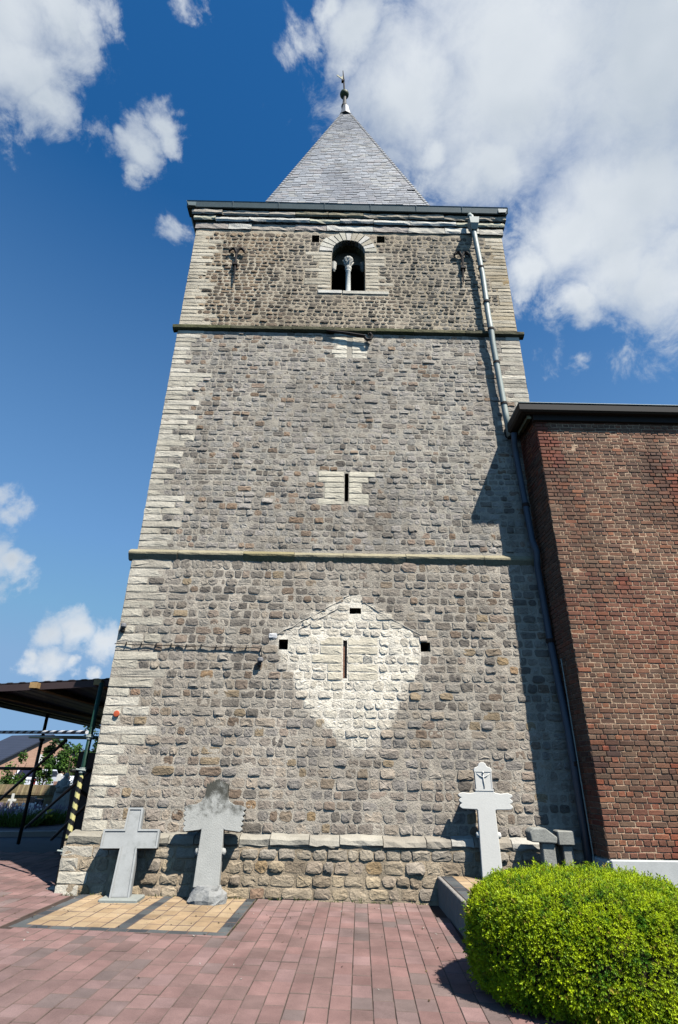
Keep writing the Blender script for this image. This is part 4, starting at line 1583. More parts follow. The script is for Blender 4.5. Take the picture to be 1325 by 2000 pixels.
# two small markers at the foot of the brick wall
m1 = empty('capped_marker', (2.69, -.42, KZ), 'small rough grey grave marker with a sloping cap stone, beside the white cross', 'grave marker')
mb = MB().box(2.605, 2.765, -.45, -.33, KZ - .03, .69, bev=.01)
obj('post', mb, M_ROUGHGREY, m1)
mb = MB().prism([(2.47, .695), (2.785, .68), (2.80, .75), (2.66, .85), (2.50, .845), (2.455, .80)], -.49, -.27)
obj('cap_stone', mb, M_ROUGHGREY, m1, bevel=.014)
m2 = empty('shaded_marker', (2.97, -.24, KZ), 'grey block topped grave marker in the shade behind the capped marker', 'grave marker')
obj('post', MB().box(2.92, 3.05, -.3, -.18, KZ - .03, .645, bev=.01), M_ROUGHGREY, m2)
obj('cap_block', MB().box(2.86, 3.08, -.34, -.17, .648, .81, bev=.012), M_ROUGHGREY, m2)

# ---------------------------------------------------------------- clipped golden yew hedge
HC = Vector((1.93, -3.2, .30))
HR = Vector((.905, .75, .45))
HE = .62


def hedge_pt(t, p):
    c = math.copysign(abs(math.cos(p)) ** HE, math.cos(p))
    s = math.copysign(abs(math.sin(p)) ** HE, math.sin(p))
    d = Vector((c * math.cos(t), c * math.sin(t), s))
    q = Vector((d.x * HR.x, d.y * HR.y, d.z * HR.z))
    nrm = Vector((math.copysign(abs(math.cos(p)) ** (2 - HE), math.cos(p)) * math.cos(t) / HR.x,
                  math.copysign(abs(math.cos(p)) ** (2 - HE), math.cos(p)) * math.sin(t) / HR.y,
                  math.copysign(abs(math.sin(p)) ** (2 - HE), math.sin(p)) / HR.z)).normalized()
    return q, nrm


bush = empty('clipped_bush', (HC.x, HC.y, gz(HC.x)), 'round clipped bush of bright yellow green yew at the edge of the paving', 'bush')
cored = MB()
nt, npz = 40, 22
for j in range(npz + 1):
    p = -math.pi / 2 + math.pi * j / npz
    for i in range(nt):
        q, nn = hedge_pt(2 * math.pi * i / nt, p)
        w = HC + q * .90
        cored.v.append((w.x, w.y, max(w.z, gz(w.x))))
for j in range(npz):
    for i in range(nt):
        cored.f.append((j * nt + i, j * nt + (i + 1) % nt, (j + 1) * nt + (i + 1) % nt, (j + 1) * nt + i))
        cored.c.append((1, 1, 1))
obj('branch_core', cored, M_TWIG, bush)
# sprigs, spread evenly over the surface
SV, SF, SCOL = [], [], []


def sprigs(n, off0, off1, ln0, ln1):
    made = 0
    while made < n:
        t = random.uniform(0, 2 * math.pi)
        u = random.uniform(-1, 1)
        md = random.random()
        if md < .34:
            p = math.asin(u)
        elif md < .67:
            p = math.asin(math.copysign(abs(u) ** (1 / HE), u))
        else:
            p = math.copysign(math.acos(math.sqrt(abs(u)) ** (1 / HE)), u)
        q, nn = hedge_pt(t, p)
        if random.random() > (q.length / 1.2) ** 1.2 + .25:
            continue
        w = HC + q
        if w.z < gz(w.x) + .02:
            continue
        lump = .026 * fbm(w.x * 7, w.y * 7, w.z * 7, 2) + .02 * fbm(w.x * 2.2, w.y * 2.2, w.z * 2.2, 2)
        base = w + nn * (lump + random.uniform(off0, off1))
        ax = (nn + Vector((random.gauss(0, .42), random.gauss(0, .42), random.gauss(.22, .38)))).normalized()
        L = random.uniform(ln0, ln1)
        a = ax.cross(Vector((random.gauss(0, 1), random.gauss(0, 1), random.gauss(0, 1)))).normalized()
        b = ax.cross(a)
        young = max(0.0, min(1.0, .62 + .9 * fbm(w.x * 9, w.y * 9, w.z * 9 + 5, 2) + random.gauss(0, .22)))
        c = mixc((.055, .16, .006), (.42, .55, .007), young)
        if random.random() < .03:
            c = (.30, .26, .03)
        for m in range(6):
            ang = m * 2.4 + random.uniform(-.3, .3)
            side = a * math.cos(ang) + b * math.sin(ang)
            st = base + ax * (L * (.08 + .14 * m))
            tip = st + (ax * .75 + side * .75) * (L * (.62 - .04 * m))
            wd = side.cross(ax).normalized() * (L * .11)
            mid_ = st + (tip - st) * .5
            i0 = len(SV)
            SV.extend([st, mid_ + wd, tip, mid_ - wd])
            SF.append((i0, i0 + 1, i0 + 2, i0 + 3))
            f = random.uniform(.82, 1.2)
            SCOL.append((c[0] * f, c[1] * f, c[2] * f))
        made += 1


sprigs(40000, -.045, .0, .02, .035)
sprigs(500, .0, .02, .035, .06)
sprigs(8000, -.09, -.04, .026, .04)
fol = MB()
fol.v = [tuple(q) for q in SV]
fol.f, fol.c = SF, SCOL
obj('foliage', fol, M_LEAF, bush)

# ---------------------------------------------------------------- scaffold canopy on the left
scaf = empty('scaffold_canopy', (-4.9, 3.0, gz(-4.9)), 'dark sheet roof on green and black scaffold tubes beside the tower', 'scaffold canopy')


def roof_z(x, y):
    return 2.80 + .062 * (x + 3.7) - .012 * (y - .9)


xs = np.linspace(-6.9, -3.62, 100)
ys = np.linspace(.93, 8.0, 8)
mb = MB()
for y in ys:
    for x in xs:
        mb.v.append((x, y, roof_z(x, y) + .005 * (1 if math.sin(x * 2 * math.pi / .2) > 0 else -1)))
for y in ys:
    for x in xs:
        mb.v.append((x, y, roof_z(x, y) - .014 + .005 * (1 if math.sin(x * 2 * math.pi / .2) > 0 else -1)))
nx, ny = len(xs), len(ys)
o2 = nx * ny
for j in range(ny - 1):
    for i in range(nx - 1):
        a = j * nx + i
        mb.f.append((a, a + 1, a + nx + 1, a + nx))
        mb.f.append((a + o2, a + nx + o2, a + nx + 1 + o2, a + 1 + o2))
        mb.c += [(1, 1, 1)] * 2
for i in range(nx - 1):
    mb.f += [(i, i + o2, i + 1 + o2, i + 1), ((ny - 1) * nx + i, (ny - 1) * nx + i + 1, (ny - 1) * nx + i + 1 + o2, (ny - 1) * nx + i + o2)]
    mb.c += [(1, 1, 1)] * 2
obj('roof_sheet', mb, M_SHEET, scaf)
fb = MB()
xa, xb = -6.9, -3.62
fb.add([(xa, .92, roof_z(xa, .9) - .03), (xb, .92, roof_z(xb, .9) - .03), (xb, .92, roof_z(xb, .9) - .13), (xa, .92, roof_z(xa, .9) - .13),
        (xa, .95, roof_z(xa, .9) - .03), (xb, .95, roof_z(xb, .9) - .03), (xb, .95, roof_z(xb, .9) - .13), (xa, .95, roof_z(xa, .9) - .13)],
       [(0, 3, 2, 1), (4, 5, 6, 7), (0, 1, 5, 4), (3, 7, 6, 2), (0, 4, 7, 3), (1, 2, 6, 5)])
obj('front_board', fb, material('purple brown sheeting', lin(76, 62, 62, .6), mott=.15, rough=.6, bump=.05), scaf)
for x in (-4.89, -3.87, -5.9):
    z = roof_z(x, .9)
    bm_ = MB().box(x - .06, x + .06, .80, 7.9, z - .12, z - .032, bev=.004)
    bm_.xf(Matrix.Translation((0, 0, 0)))
    obj('timber_beam', bm_, M_TIMBER, scaf)
obj('edge_beam', MB().tube([(-6.45, .95, 2.56), (-6.45, 8, 2.46)], .05, 8), M_BLACKPOLE, scaf)


def pole(name, a, b, r, mat):
    return obj(name, MB().tube([a, b], r, 12), mat, scaf, smooth=True)


PX, PY = -3.6, .14
fp = pole('pole', (PX, PY, gz(PX)), (PX - .01, PY + .2, 2.64), .034, M_GREENPOLE)
p2 = pole('pole', (-6.2, 4.2, gz(-6.2)), (-6.2, 4.2, 2.5), .034, M_BLACKPOLE)
pole('pole', (-3.72, 4.2, gz(PX)), (-3.72, 4.2, 2.6), .034, M_BLACKPOLE)
pole('pole', (-6.2, 7.6, gz(-6.2)), (-6.2, 7.6, 2.5), .034, M_BLACKPOLE)
pole('pole', (-3.72, 7.6, gz(PX)), (-3.72, 7.6, 2.6), .034, M_BLACKPOLE)
pole('pole', (-6.2, .8, gz(-6.2)), (-6.2, .8, 2.55), .034, M_BLACKPOLE)
pole('ledger', (-6.5, 4.26, 2.03), (-3.5, .26, 1.86), .026, M_GREENPOLE)
pole('ledger', (-7.6, 4.15, 1.42), (-6.05, 4.15, 1.42), .03, M_BLACKPOLE)
pole('ledger', (-3.78, .3, 1.42), (-3.72, 7.7, 1.42), .026, M_BLACKPOLE)
pole('brace', (-7.1, 4.3, .55), (-5.15, 3.0, 1.93), .028, M_BLACKPOLE)
pole('brace', (-6.2, 4.35, .35), (-3.76, .9, 1.42), .026, M_BLACKPOLE)
pole('brace', (-5.0, 2.9, .3), (-3.76, 1.4, 1.1), .026, M_BLACKPOLE)
pole('brace', (-3.8, 4.2, .2), (-3.75, .5, 1.2), .026, M_BLACKPOLE)
pole('brace', (-3.72, 7.6, .4), (-3.74, 4.2, 1.9), .026, M_BLACKPOLE)


def tape(name, a, b, r, c1_, c2_, pitch, nseg, parent):
    a, b = Vector(a), Vector(b)
    pts = [a + (b - a) * i / nseg for i in range(nseg + 1)]
    L = (b - a).length / nseg
    return obj(name, MB().tube(pts, r, 20, col=c1_, stripe=lambda i, j: c1_ if ((i * L / pitch + j / 20.0) % 1.0) < .5 else c2_), M_PLAIN, parent)


tape('hazard_tape', (PX - .002, PY + .046, .60), (PX - .005, PY + .104, 1.36), .037, lin(214, 206, 140, .8), lin(24, 24, 28, .8), .13, 80, fp)
tape('barrier_tape', (-8.0, 4.0, 2.09), (-3.64, .22, 1.93), .026, lin(222, 222, 222, .8), lin(24, 26, 34, .8), .29, 320, scaf)
for z in (.45, 1.43, 1.87):
    y = PY + .0765 * z
    cpz = obj('coupler', MB().tube([(PX - .005, y, z - .035), (PX - .005, y, z + .035)], .05, 10), M_ZINC, fp)
    obj('bolt', MB().tube([(PX - .09, y - .03, z + .01), (PX + .06, y - .05, z - .005)], .014, 6), M_ZINC, cpz)
obj('coupler', MB().tube([(-6.2, 4.2, 1.96), (-6.2, 4.2, 2.06)], .055, 8), M_IRON, p2)
obj('base_plate', MB().box(PX - .09, PX + .09, PY - .09, PY + .09, gz(PX), gz(PX) + .012), M_ZINC, fp)
shade_boards = empty('added_shade_boards', (-4.25, 3.2, 0), 'added near-black boards standing in for the deep shade between scaffold post and tower', 'shade boards')
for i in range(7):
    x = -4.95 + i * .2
    obj('board', MB().box(x + .003, x + .197, 3.2, 3.23, gz(-4), 1.72 + random.uniform(-.02, .02), (.02, .02, .022)), M_PLAIN, shade_boards)  # boards added to fill the gap; deep shade is painted as near-black

# ---------------------------------------------------------------- behind the scaffold: kerb, lavender bed, graves, low wall
kerb = structure(obj('kerb', MB().add([(-11.6, 4.15, .05), (-3.7, 6.6, .0), (-3.75, 6.75, .0), (-11.65, 4.3, .05), (-11.6, 4.15, .2), (-3.7, 6.6, .13), (-3.75, 6.75, .13), (-11.65, 4.3, .2)],
                                     [(0, 1, 5, 4), (4, 5, 6, 7), (1, 2, 6, 5), (2, 3, 7, 6), (3, 0, 4, 7)]), M_CONC))


def blades(n, cx, cy, cz, rx, ry, h, cols, wid, spread=.5, tip=None):
    """upright thin leaves rooted in an ellipse"""
    mb = MB()
    for _ in range(n):
        a, r = random.uniform(0, 2 * math.pi), math.sqrt(random.random())
        b = Vector((cx + rx * r * math.cos(a), cy + ry * r * math.sin(a), cz))
        d = Vector((random.gauss(0, spread) + .5 * r * math.cos(a), random.gauss(0, spread) + .5 * r * math.sin(a), 1)).normalized()
        L = h * random.uniform(.6, 1.05)
        s = d.cross(Vector((random.gauss(0, 1), random.gauss(0, 1), 0))).normalized() * wid
        c = random.choice(cols)
        m = b + d * L * .55
        t = b + d * L + Vector((0, 0, -.08 * L))
        mb.add([b - s * .6, b + s * .6, m + s, t, m - s], [(0, 1, 2, 4), (4, 2, 3)], c)
        if tip and random.random() < .22:
            w = s * 1.3
            mb.add([t - w, t + w, t + d * .09 + w * .5, t + d * .09 - w * .5], [(0, 1, 2, 3)], random.choice(tip))
    return mb


GRN = [(.07, .13, .02), (.09, .16, .025), (.05, .10, .02), (.11, .17, .04)]
LAV = [(.20, .17, .26), (.24, .21, .28), (.17, .15, .20)]
spots = [(-9.25, 8.2), (-8.65, 7.6), (-8.35, 8.6), (-7.95, 7.7), (-7.65, 8.5), (-9.6, 9.1), (-8.9, 9.2)]
LL = ['lavender clump at the outer end of the bed, cut by the picture edge', 'tall lavender clump second along the bed from the picture edge', 'lavender clump in front of the small white cross',
      'lavender clump in front of the black headstone', 'lavender clump nearest the statue monument', 'lavender clump at the back below the low brick wall', 'lavender clump at the back beside the black headstone']
for (x, y), lb in zip(spots, LL):
    t = empty('lavender_plant', (x, y, gz(x)), lb, 'lavender', 'lavender plants in the bed')
    obj('foliage', blades(480, x, y, gz(x) - .02, .45, .4, .44, GRN, .010, .28, LAV), M_LEAF, t)
wf = empty('white_flowers', (-8.0, 8.1, gz(-8)), 'low plant with small white flowers at the monument foot', 'flowers')
obj('leaves', blades(220, -8.0, 8.1, gz(-8), .3, .25, .42, GRN, .014, .4), M_LEAF, wf)
pet = MB()
for _ in range(90):
    p = Vector((-8.0 + random.gauss(0, .17), 8.0 + random.gauss(0, .15), gz(-6.7) + random.uniform(.15, .5)))
    s = .022
    pet.add([p + Vector((-s, 0, -s)), p + Vector((s, 0, -s)), p + Vector((s, .01, s)), p + Vector((-s, .01, s))], [(0, 1, 2, 3)], (.7, .7, .68))
obj('petals', pet, M_LEAF, wf)
yf = empty('yellow_flowers', (-7.45, 8.2, gz(-7.)), 'small clump with yellow flowers beside the white flowers', 'flowers')
obj('leaves', blades(120, -7.45, 8.2, gz(-7.), .18, .18, .3, GRN, .014, .4), M_LEAF, yf)
pet = MB()
for _ in range(30):
    p = Vector((-7.45 + random.gauss(0, .1), 8.1 + random.gauss(0, .1), gz(-6.) + random.uniform(.15, .36)))
    s = .022
    pet.add([p + Vector((-s, 0, -s)), p + Vector((s, 0, -s)), p + Vector((s, .01, s)), p + Vector((-s, .01, s))], [(0, 1, 2, 3)], (.6, .5, .04))
obj('petals', pet, M_LEAF, yf)

# small white cross, black headstone, statue monument
wc = empty('small_white_cross', (-9.3, 9.6, gz(-9.3)), 'tiny white grave cross among the lavender', 'grave cross')
obj('cross_body', MB().prism(cross_outline(.03, .03, .11, .42, .48, .62)[::-1], 9.6, 9.66).xf(Matrix.Translation((-9.3, 0, gz(-9.3)))), M_CROSS_WHITE, wc, bevel=.006)
hs = empty('black_headstone', (-8.55, 9.9, gz(-8.5)), 'polished black headstone in front of the low brick wall', 'headstone')
obj('slab', MB().prism([(-9.0, .05), (-8.54, .05), (-8.54, .585), (-8.76, .60), (-8.765, .645), (-9.0, .65)][::-1], 9.85, 9.98, lin(36, 36, 42)), M_GLOSS, hs, bevel=.01)
obj('footing', MB().box(-9.1, -8.45, 9.78, 10.05, 0, .12), M_ROUGHGREY, hs)
mo = empty('statue_monument', (-7.75, 9.3, gz(-7.75)), 'grey stone grave monument topped by a worn figure', 'monument')
obj('pedestal', MB().box(-8.05, -7.45, 9.1, 9.5, 0, .2, bev=.02), M_ROUGHGREY, mo)
shaft = MB().add([(-7.97, 9.15, .2), (-7.53, 9.15, .2), (-7.53, 9.45, .2), (-7.97, 9.45, .2), (-7.92, 9.18, .82), (-7.58, 9.18, .82), (-7.58, 9.42, .82), (-7.92, 9.42, .82)],
                 [(0, 1, 5, 4), (1, 2, 6, 5), (2, 3, 7, 6), (3, 0, 4, 7), (4, 5, 6, 7)])
obj('shaft', shaft, M_ROUGHGREY, mo, bevel=.015)
fig = MB()
fig.tube([(-7.75, 9.3, .80), (-7.75, 9.3, .93), (-7.75, 9.3, 1.05), (-7.73, 9.29, 1.13), (-7.72, 9.28, 1.18), (-7.71, 9.27, 1.24), (-7.71, 9.27, 1.30)], [.19, .17, .15, .10, .055, .075, .03], 12)
fig.tube([(-7.88, 9.27, 1.07), (-7.90, 9.2, 0.95), (-7.80, 9.13, .93)], [.05, .045, .03], 8)
fig.tube([(-7.61, 9.27, 1.07), (-7.59, 9.2, 0.95), (-7.70, 9.13, .93)], [.05, .045, .03], 8)
obj('figure', fig, M_ROUGHGREY, mo, smooth=True)

lw = empty('low_brick_wall', (-10, 11.2, 0), 'low yellowish brick wall with a rounded brick coping behind the graves', 'wall')
LWC = [lin(168, 150, 110), lin(150, 134, 98), lin(178, 160, 122), lin(142, 122, 92), lin(160, 138, 108)]
core2 = MB().box(-18, -3.9, 11.06, 11.24, 0, .64, lin(170, 156, 128, .6))
obj('mortar_core', core2, M_MORTAR, lw)
cnt_b = 0
bk, ck = MB(), MB()
for r in range(8):
    z = .02 + r * .078
    x = -14.0 + (.11 if r % 2 else 0)
    while x < -4.0:
        c = scol(random.choice(LWC), .55 * random.uniform(.8, 1.15))
        q = MB().box(x + .005, x + .21, 11.048, 11.1, z, z + .068, c)
        if cnt_b < 280 and r >= 2 and x > -12.5:
            obj('brick', q, M_BRICK_OBJ, lw, color=c)
            cnt_b += 1
        else:
            bk.merge(q)
        x += .215
obj('brickwork', bk, M_BRICK, lw, kind='stuff')
x = -14.0
cc_ = 0
while x < -4.0:
    c = scol(random.choice(LWC), .5 * random.uniform(.75, 1.15))
    z0 = .645
    q = MB().add([(x + .003, 11.0, z0), (x + .07, 11.0, z0), (x + .07, 11.3, z0), (x + .003, 11.3, z0), (x + .003, 11.01, z0 + .07), (x + .07, 11.01, z0 + .07),
                  (x + .003, 11.1, z0 + .28), (x + .07, 11.1, z0 + .28), (x + .003, 11.29, z0 + .28), (x + .07, 11.29, z0 + .28)],
                 [(0, 1, 5, 4), (4, 5, 7, 6), (6, 7, 9, 8), (0, 4, 6, 8, 3), (1, 2, 9, 7, 5), (0, 3, 2, 1)], c)
    obj('coping_brick', q, M_BRICK_OBJ, lw, color=c)
    x += .075


wd = MB()
for _ in range(46):
    x = random.uniform(-3.4, 1.2)
    y = -.19 + random.uniform(-.02, .01)
    wd.merge(blades(random.randint(3, 9), x, y, gz(x) - .02, .03, .012, random.uniform(.03, .09), [(.10, .12, .04), (.07, .11, .03), (.16, .15, .07)], .004, .5))
for _ in range(40):
    u, v = (random.uniform(-.02, .03), random.uniform(0, 1.6)) if random.random() < .7 else (random.uniform(-2.1, 0), -.005)
    x, y = p2w(u, v)
    wd.merge(blades(random.randint(2, 6), x, y, gz(x) - .02, .02, .012, random.uniform(.02, .05), [(.10, .12, .04), (.07, .11, .03)], .004, .6))
lt_ = MB()
for _ in range(170):
    x = random.uniform(-4.5, 1.1)
    y = -.25 - abs(random.gauss(0, 1.3))
    a = random.uniform(0, 3.14)
    r = random.uniform(.006, .018)
    z = gz(x) + .006
    c = random.choice([(.05, .035, .02), (.09, .06, .035), (.04, .03, .025), (.4, .38, .34), (.16, .12, .06)])
    u, v = Vector((math.cos(a) * r, math.sin(a) * r, .004)), Vector((-math.sin(a) * r * .5, math.cos(a) * r * .5, 0))
    p = Vector((x, y, z))
    lt_.add([p - u, p - v, p + u, p + v], [(0, 1, 2, 3)], c)
obj('leaf_litter', lt_, M_LEAF, origin=(0, 0, 0), kind='stuff')
obj('weeds', wd, M_LEAF, origin=(0, 0, 0), kind='stuff')

# ---------------------------------------------------------------- far: trees, houses, cars
def tree(name, x, y, z0, h, r, trunk_h, cols, label, n=1500, leaf=.12, group=None, squash=1.2):
    t = empty(name, (x, y, z0), label, 'tree', group)
    rr_ = random.Random(int(x * 13 + y * 7))
    tk = MB().tube([(x, y, z0), (x + .05 * r, y, z0 + trunk_h * .5), (x, y, z0 + trunk_h), (x + .1 * r, y, z0 + h * .75)], [.05 * r + .03, .045 * r + .02, .04 * r + .02, .01], 7)
    for q in range(5):
        a = rr_.uniform(0, 6.28)
        tk.tube([(x, y, z0 + trunk_h * rr_.uniform(.8, 1.1)), (x + .6 * r * math.cos(a), y + .6 * r * math.sin(a), z0 + trunk_h + (h - trunk_h) * rr_.uniform(.3, .7))], [.03 * r + .01, .008], 5)
    obj('trunk', tk, M_BARK, t)
    cl = []
    for q in range(16):
        a, e = rr_.uniform(0, 6.28), rr_.uniform(-.9, 1)
        rad = r * rr_.uniform(.35, .8)
        cz = z0 + trunk_h * .7 + (h - trunk_h * .7) * (.5 + .42 * e)
        k_ = math.sqrt(max(.1, 1 - e * e * .8))
        cl.append((x + rad * k_ * math.cos(a), y + rad * k_ * math.sin(a), cz, r * rr_.uniform(.25, .45), rr_.uniform(.7, 1.25)))
    mb = MB()
    for q in range(n):
        cx, cy, cz, cr, br = rr_.choice(cl)
        d = Vector((rr_.gauss(0, 1), rr_.gauss(0, 1), rr_.gauss(0, 1))).normalized() * cr * rr_.random() ** .4
        p = Vector((cx, cy, cz)) + Vector((d.x, d.y, d.z * squash))
        u = Vector((rr_.gauss(0, 1), rr_.gauss(0, 1), rr_.gauss(0, .6))).normalized() * leaf
        v = u.cross(Vector((rr_.gauss(0, 1), rr_.gauss(0, 1), rr_.gauss(0, 1)))).normalized() * leaf * .6
        c = rr_.choice(cols)
        mb.add([p - u, p - v, p + u, p + v], [(0, 1, 2, 3)], tuple(br * q2 for q2 in c))
    obj('crown', mb, M_LEAF, t)
    return t


BRT = [(.07, .15, .02), (.10, .19, .03), (.05, .11, .02)]
DRK = [(.025, .06, .015), (.035, .075, .02), (.02, .045, .012)]
tree('leafy_tree', -11.75, 14.2, 0, 1.98, .5, .6, BRT, 'bushy green tree in front of the brick gable, by the picture edge', 1100, .05)
tree('leafy_sapling', -11.75, 16.5, 0, 1.92, .42, .5, BRT, 'slim bright green sapling beside the white car with lettering', 1000, .055)
tree('leafy_sapling', -10.85, 16.5, 0, 2.4, .48, .6, BRT, 'loose bright green sapling beside the scaffold post', 700, .055)
tree('dark_tree', -22.2, 40, -.4, 3.9, 1.0, 1.2, DRK, 'dark green tree behind the house roofs', 1300, .14)
tree('mid_green_tree', -20.9, 40, -.4, 3.5, 1.1, 1.0, [(.05, .11, .02), (.06, .13, .025)], 'mid green tree standing right of the dark tree', 1300, .14)
tree('shaded_tree', -10.35, 17.5, 0, 3.2, .8, .9, DRK, 'dark tree between the scaffold post and the tower', 1300, .08)
shr = obj('low_shrubs', blades(900, -14.6, 16.5, 0, 2.0, .6, 1.1, BRT, .04, .3), M_LEAF)
tag(shr, 'low green shrubs behind the brick wall at the picture edge', 'shrubs')


def house(x, y, z0, w, dpt, eave, ridge, wallc, roofc, label, turn=0.0, wins=()):
    t = empty('brick_house', (x, y, z0), label, 'house')
    M = Matrix.Translation((x, y, z0)) @ Matrix.Rotation(turn, 4, 'Z')
    hw = w / 2
    wb = MB().prism([(-hw, 0), (hw, 0), (hw, eave), (0, ridge), (-hw, eave)][::-1], 0, dpt, wallc).xf(M)
    obj('gable_wall', wb, M_FARBRICK, t)
    for s in (-1, 1):
        rb = MB()
        o = .35
        sl_ = (ridge - eave) / hw
        a = (s * (hw + o), eave - sl_ * o + .06)
        b = (0, ridge + .06)
        vs = []
        for yy in (-.3, dpt + .3):
            vs += [(a[0], yy, a[1]), (b[0], yy, b[1]), (b[0], yy, b[1] + .16), (a[0], yy, a[1] + .16)]
        rb.add(vs, [(0, 1, 2, 3), (7, 6, 5, 4), (3, 2, 6, 7), (0, 4, 5, 1), (0, 3, 7, 4)], roofc).xf(M)
        obj('roof', rb, M_FARROOF, t)
    for (cx, cz, ww, wh, white) in wins:
        fr_ = obj('window', MB().box(cx - ww / 2, cx + ww / 2, -.06, .02, cz - wh / 2, cz + wh / 2, lin(225, 225, 222, .8)).xf(M), M_PLAIN, t)
        obj('pane', MB().box(cx - ww / 2 + .08, cx + ww / 2 - .08, -.07, -.05, cz - wh / 2 + .08, cz + wh / 2 - .08, lin(226, 226, 224, .8) if white else (.02, .02, .04)).xf(M), M_GLOSS, fr_)
    return t


def fb_extra(t, c, pos, geo):
    b = t.n('ShaderNodeTexBrick')
    b.inputs['Scale'].default_value = 2.0
    b.inputs['Color1'].default_value = (1, 1, 1, 1)
    b.inputs['Color2'].default_value = (.8, .78, .75, 1)
    b.inputs['Mortar'].default_value = (1.1, 1.1, 1.1, 1)
    sep = t.n('ShaderNodeSeparateXYZ')
    t.link(pos, sep.inputs[0])
    cb_ = t.n('ShaderNodeCombineXYZ')
    t.link(sep.outputs['X'], cb_.inputs['X'])
    t.link(sep.outputs['Z'], cb_.inputs['Y'])
    t.link(cb_.outputs[0], b.inputs['Vector'])
    return t.mix(1.0, c, b.outputs['Color'], 'MULTIPLY')


def fr_extra(t, c, pos, geo):
    w = t.n('ShaderNodeTexWave')
    w.wave_type = 'BANDS'
    w.bands_direction = 'Z'
    w.inputs['Scale'].default_value = 1.6
    t.link(pos, w.inputs['Vector'])
    f = t.mapr(w.outputs['Fac'], 0.0, 1.0, .75, 1.15)
    return t.vmath('SCALE', c, scale=f)


M_FARBRICK = material('house brick', src='attr', mott=.12, mscale=1.0, fine=9.0, bump=0, extra=fb_extra)
M_FARROOF = material('house roof tile', src='attr', mott=.15, mscale=.8, fine=6.0, bump=0, rough=.6, extra=fr_extra)
house(-33.2, 62.0, -.6, 11.6, 8, 2.2, 5.25, lin(222, 180, 156, .56), lin(66, 72, 88, .6), 'large pale pink brick house with a dark tiled roof and gable', math.radians(58),
      [(-.9, 2.75, .8, 1.0, True), (1.25, 2.65, .75, .95, True), (3.6, 1.55, .8, .8, False)])
house(-29.0, 66.0, -.6, 3.6, 6, 2.7, 4.1, lin(206, 160, 138, .5), lin(92, 98, 110, .6), 'small distant pink brick house with a grey roof among the trees', math.radians(-20), [(0, 2.3, .7, .9, False)])


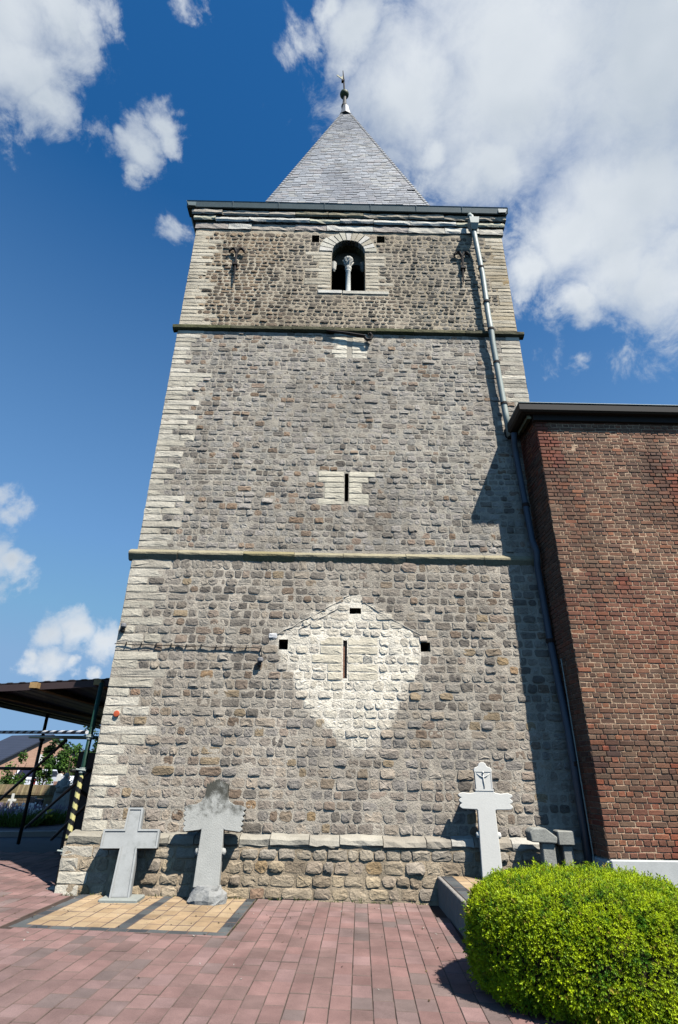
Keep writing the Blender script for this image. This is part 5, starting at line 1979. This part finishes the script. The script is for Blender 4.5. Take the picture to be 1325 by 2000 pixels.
def car(x, y, z0, turn, label, lettered):
    t = empty('parked_car', (x, y, z0), label, 'car', 'cars parked behind the low wall')
    M = Matrix.Translation((x, y, z0)) @ Matrix.Rotation(turn, 4, 'Z')
    WH = lin(232, 234, 240, .85)
    sec = [(-2.05, .3), (-2.1, .75), (-1.95, .95), (-1.0, 1.02), (-.45, 1.45), (1.5, 1.47), (1.95, 1.02), (2.03, .97), (2.06, .6), (2.0, .3)]
    body = obj('body', MB().prism(sec[::-1], -.82, .82, WH).xf(M), M_GLOSS, t, bevel=.06)
    for s in (-1, 1):
        yy = s * .825
        gw = MB()
        gw.prism([(-.85, 1.04), (-.42, 1.36), (.3, 1.38), (.3, 1.04)][::-1], yy - .006, yy + .006, (.015, .015, .03))
        gw.prism([(.36, 1.04), (.36, 1.38), (1.35, 1.38), (1.6, 1.06)][::-1], yy - .006, yy + .006, (.015, .015, .03))
        obj('side_window', gw.xf(M), M_GLOSS, t)
        for wx in (-1.3, 1.3):
            wl = MB().lathe([(.001, -.1), (.22, -.1), (.31, -.06), (.31, .06), (.22, .1), (.001, .1)], 0, 0, 18, (.012, .012, .012)).xf(Matrix.Translation((wx, s * .74, .31)) @ Matrix.Rotation(math.radians(90), 4, 'X'))
            wo_ = obj('wheel', wl.xf(M), M_PLAIN, t)
            rm = MB().lathe([(.001, -.012), (.19, -.01), (.2, .0), (.001, .012)], 0, 0, 14, (.4, .4, .42)).xf(Matrix.Translation((wx, s * .845, .31)) @ Matrix.Rotation(math.radians(90), 4, 'X'))
            obj('rim', rm.xf(M), M_GLOSS, wo_)
        obj('headlight', MB().box(-2.09, -1.9, s * .58 - .15, s * .58 + .15, .7, .84, (.6, .62, .65)).xf(M), M_GLOSS, t)
        obj('mirror', MB().box(-.8, -.62, s * .86 - .08 * (s < 0), s * .86 + .08 * (s > 0), 1.04, 1.16, WH).xf(M), M_GLOSS, t)
    ws = MB().add([(-.98, -.7, 1.05), (-.98, .7, 1.05), (-.47, .6, 1.45), (-.47, -.6, 1.45)], [(0, 1, 2, 3)], (.015, .015, .03)).xf(Matrix.Translation((-.015, 0, .012)))
    obj('windscreen', ws.xf(M), M_GLOSS, t)
    rw = MB().add([(1.955, -.68, 1.05), (1.955, .68, 1.05), (1.565, .6, 1.435), (1.565, -.6, 1.435)], [(0, 3, 2, 1)], (.015, .015, .03)).xf(Matrix.Translation((.012, 0, .008)))
    obj('rear_window', rw.xf(M), M_GLOSS, t)
    for s in (-1, 1):
        obj('tail_light', MB().box(2.0, 2.07, s * .68 - .07, s * .68 + .07, .62, .92, (.3, .02, .02)).xf(M), M_GLOSS, t)
    if lettered:
        cu = bpy.data.curves.new('lettering', 'FONT')
        cu.body = "GB'ACTY"
        cu.size = .27
        cu.align_x = 'CENTER'
        cu.extrude = .004
        cu.materials.append(M_BLACKPOLE)
        tmp = bpy.data.objects.new('lettering', cu)
        COL.objects.link(tmp)
        bpy.context.view_layer.update()
        me = bpy.data.meshes.new_from_object(tmp.evaluated_get(bpy.context.evaluated_depsgraph_get()))
        bpy.data.objects.remove(tmp)
        lo = bpy.data.objects.new('lettering', me)
        lo.parent = t
        lo.matrix_local = Matrix.Rotation(turn, 4, 'Z') @ Matrix.Translation((2.066, 0, .7)) @ Matrix.Rotation(math.radians(90), 4, 'Z') @ Matrix.Rotation(math.radians(90), 4, 'X')
        COL.objects.link(lo)
    return t


car(-19.25, 32.0, -.2, math.radians(-90), 'white parked car with dark lettering on its tail, behind the low wall', True)
car(-19.1, 36.0, -.62, math.radians(-84), 'white parked car half hidden by the saplings', False)
wp = empty('white_pillar', (-14.87, 25.0, -.2), 'white rounded gate pillar on a pink base behind the low wall', 'pillar')
obj('shaft', MB().prism([(-14.99, .72), (-14.75, .72), (-14.75, .98)] + [(-14.87 + .12 * math.cos(t), .98 + .12 * math.sin(t)) for t in np.linspace(.3, 2.84, 7)] + [(-14.99, .98)], 24.9, 25.1), M_CROSS_WHITE, wp)
obj('base', MB().box(-15.05, -14.7, 24.8, 25.2, -.2, .72, lin(190, 150, 132, .6)), M_PLAIN, wp)
print('objects', len(bpy.data.objects), 'tris ~', sum(len(m.polygons) * 2 for m in bpy.data.meshes))
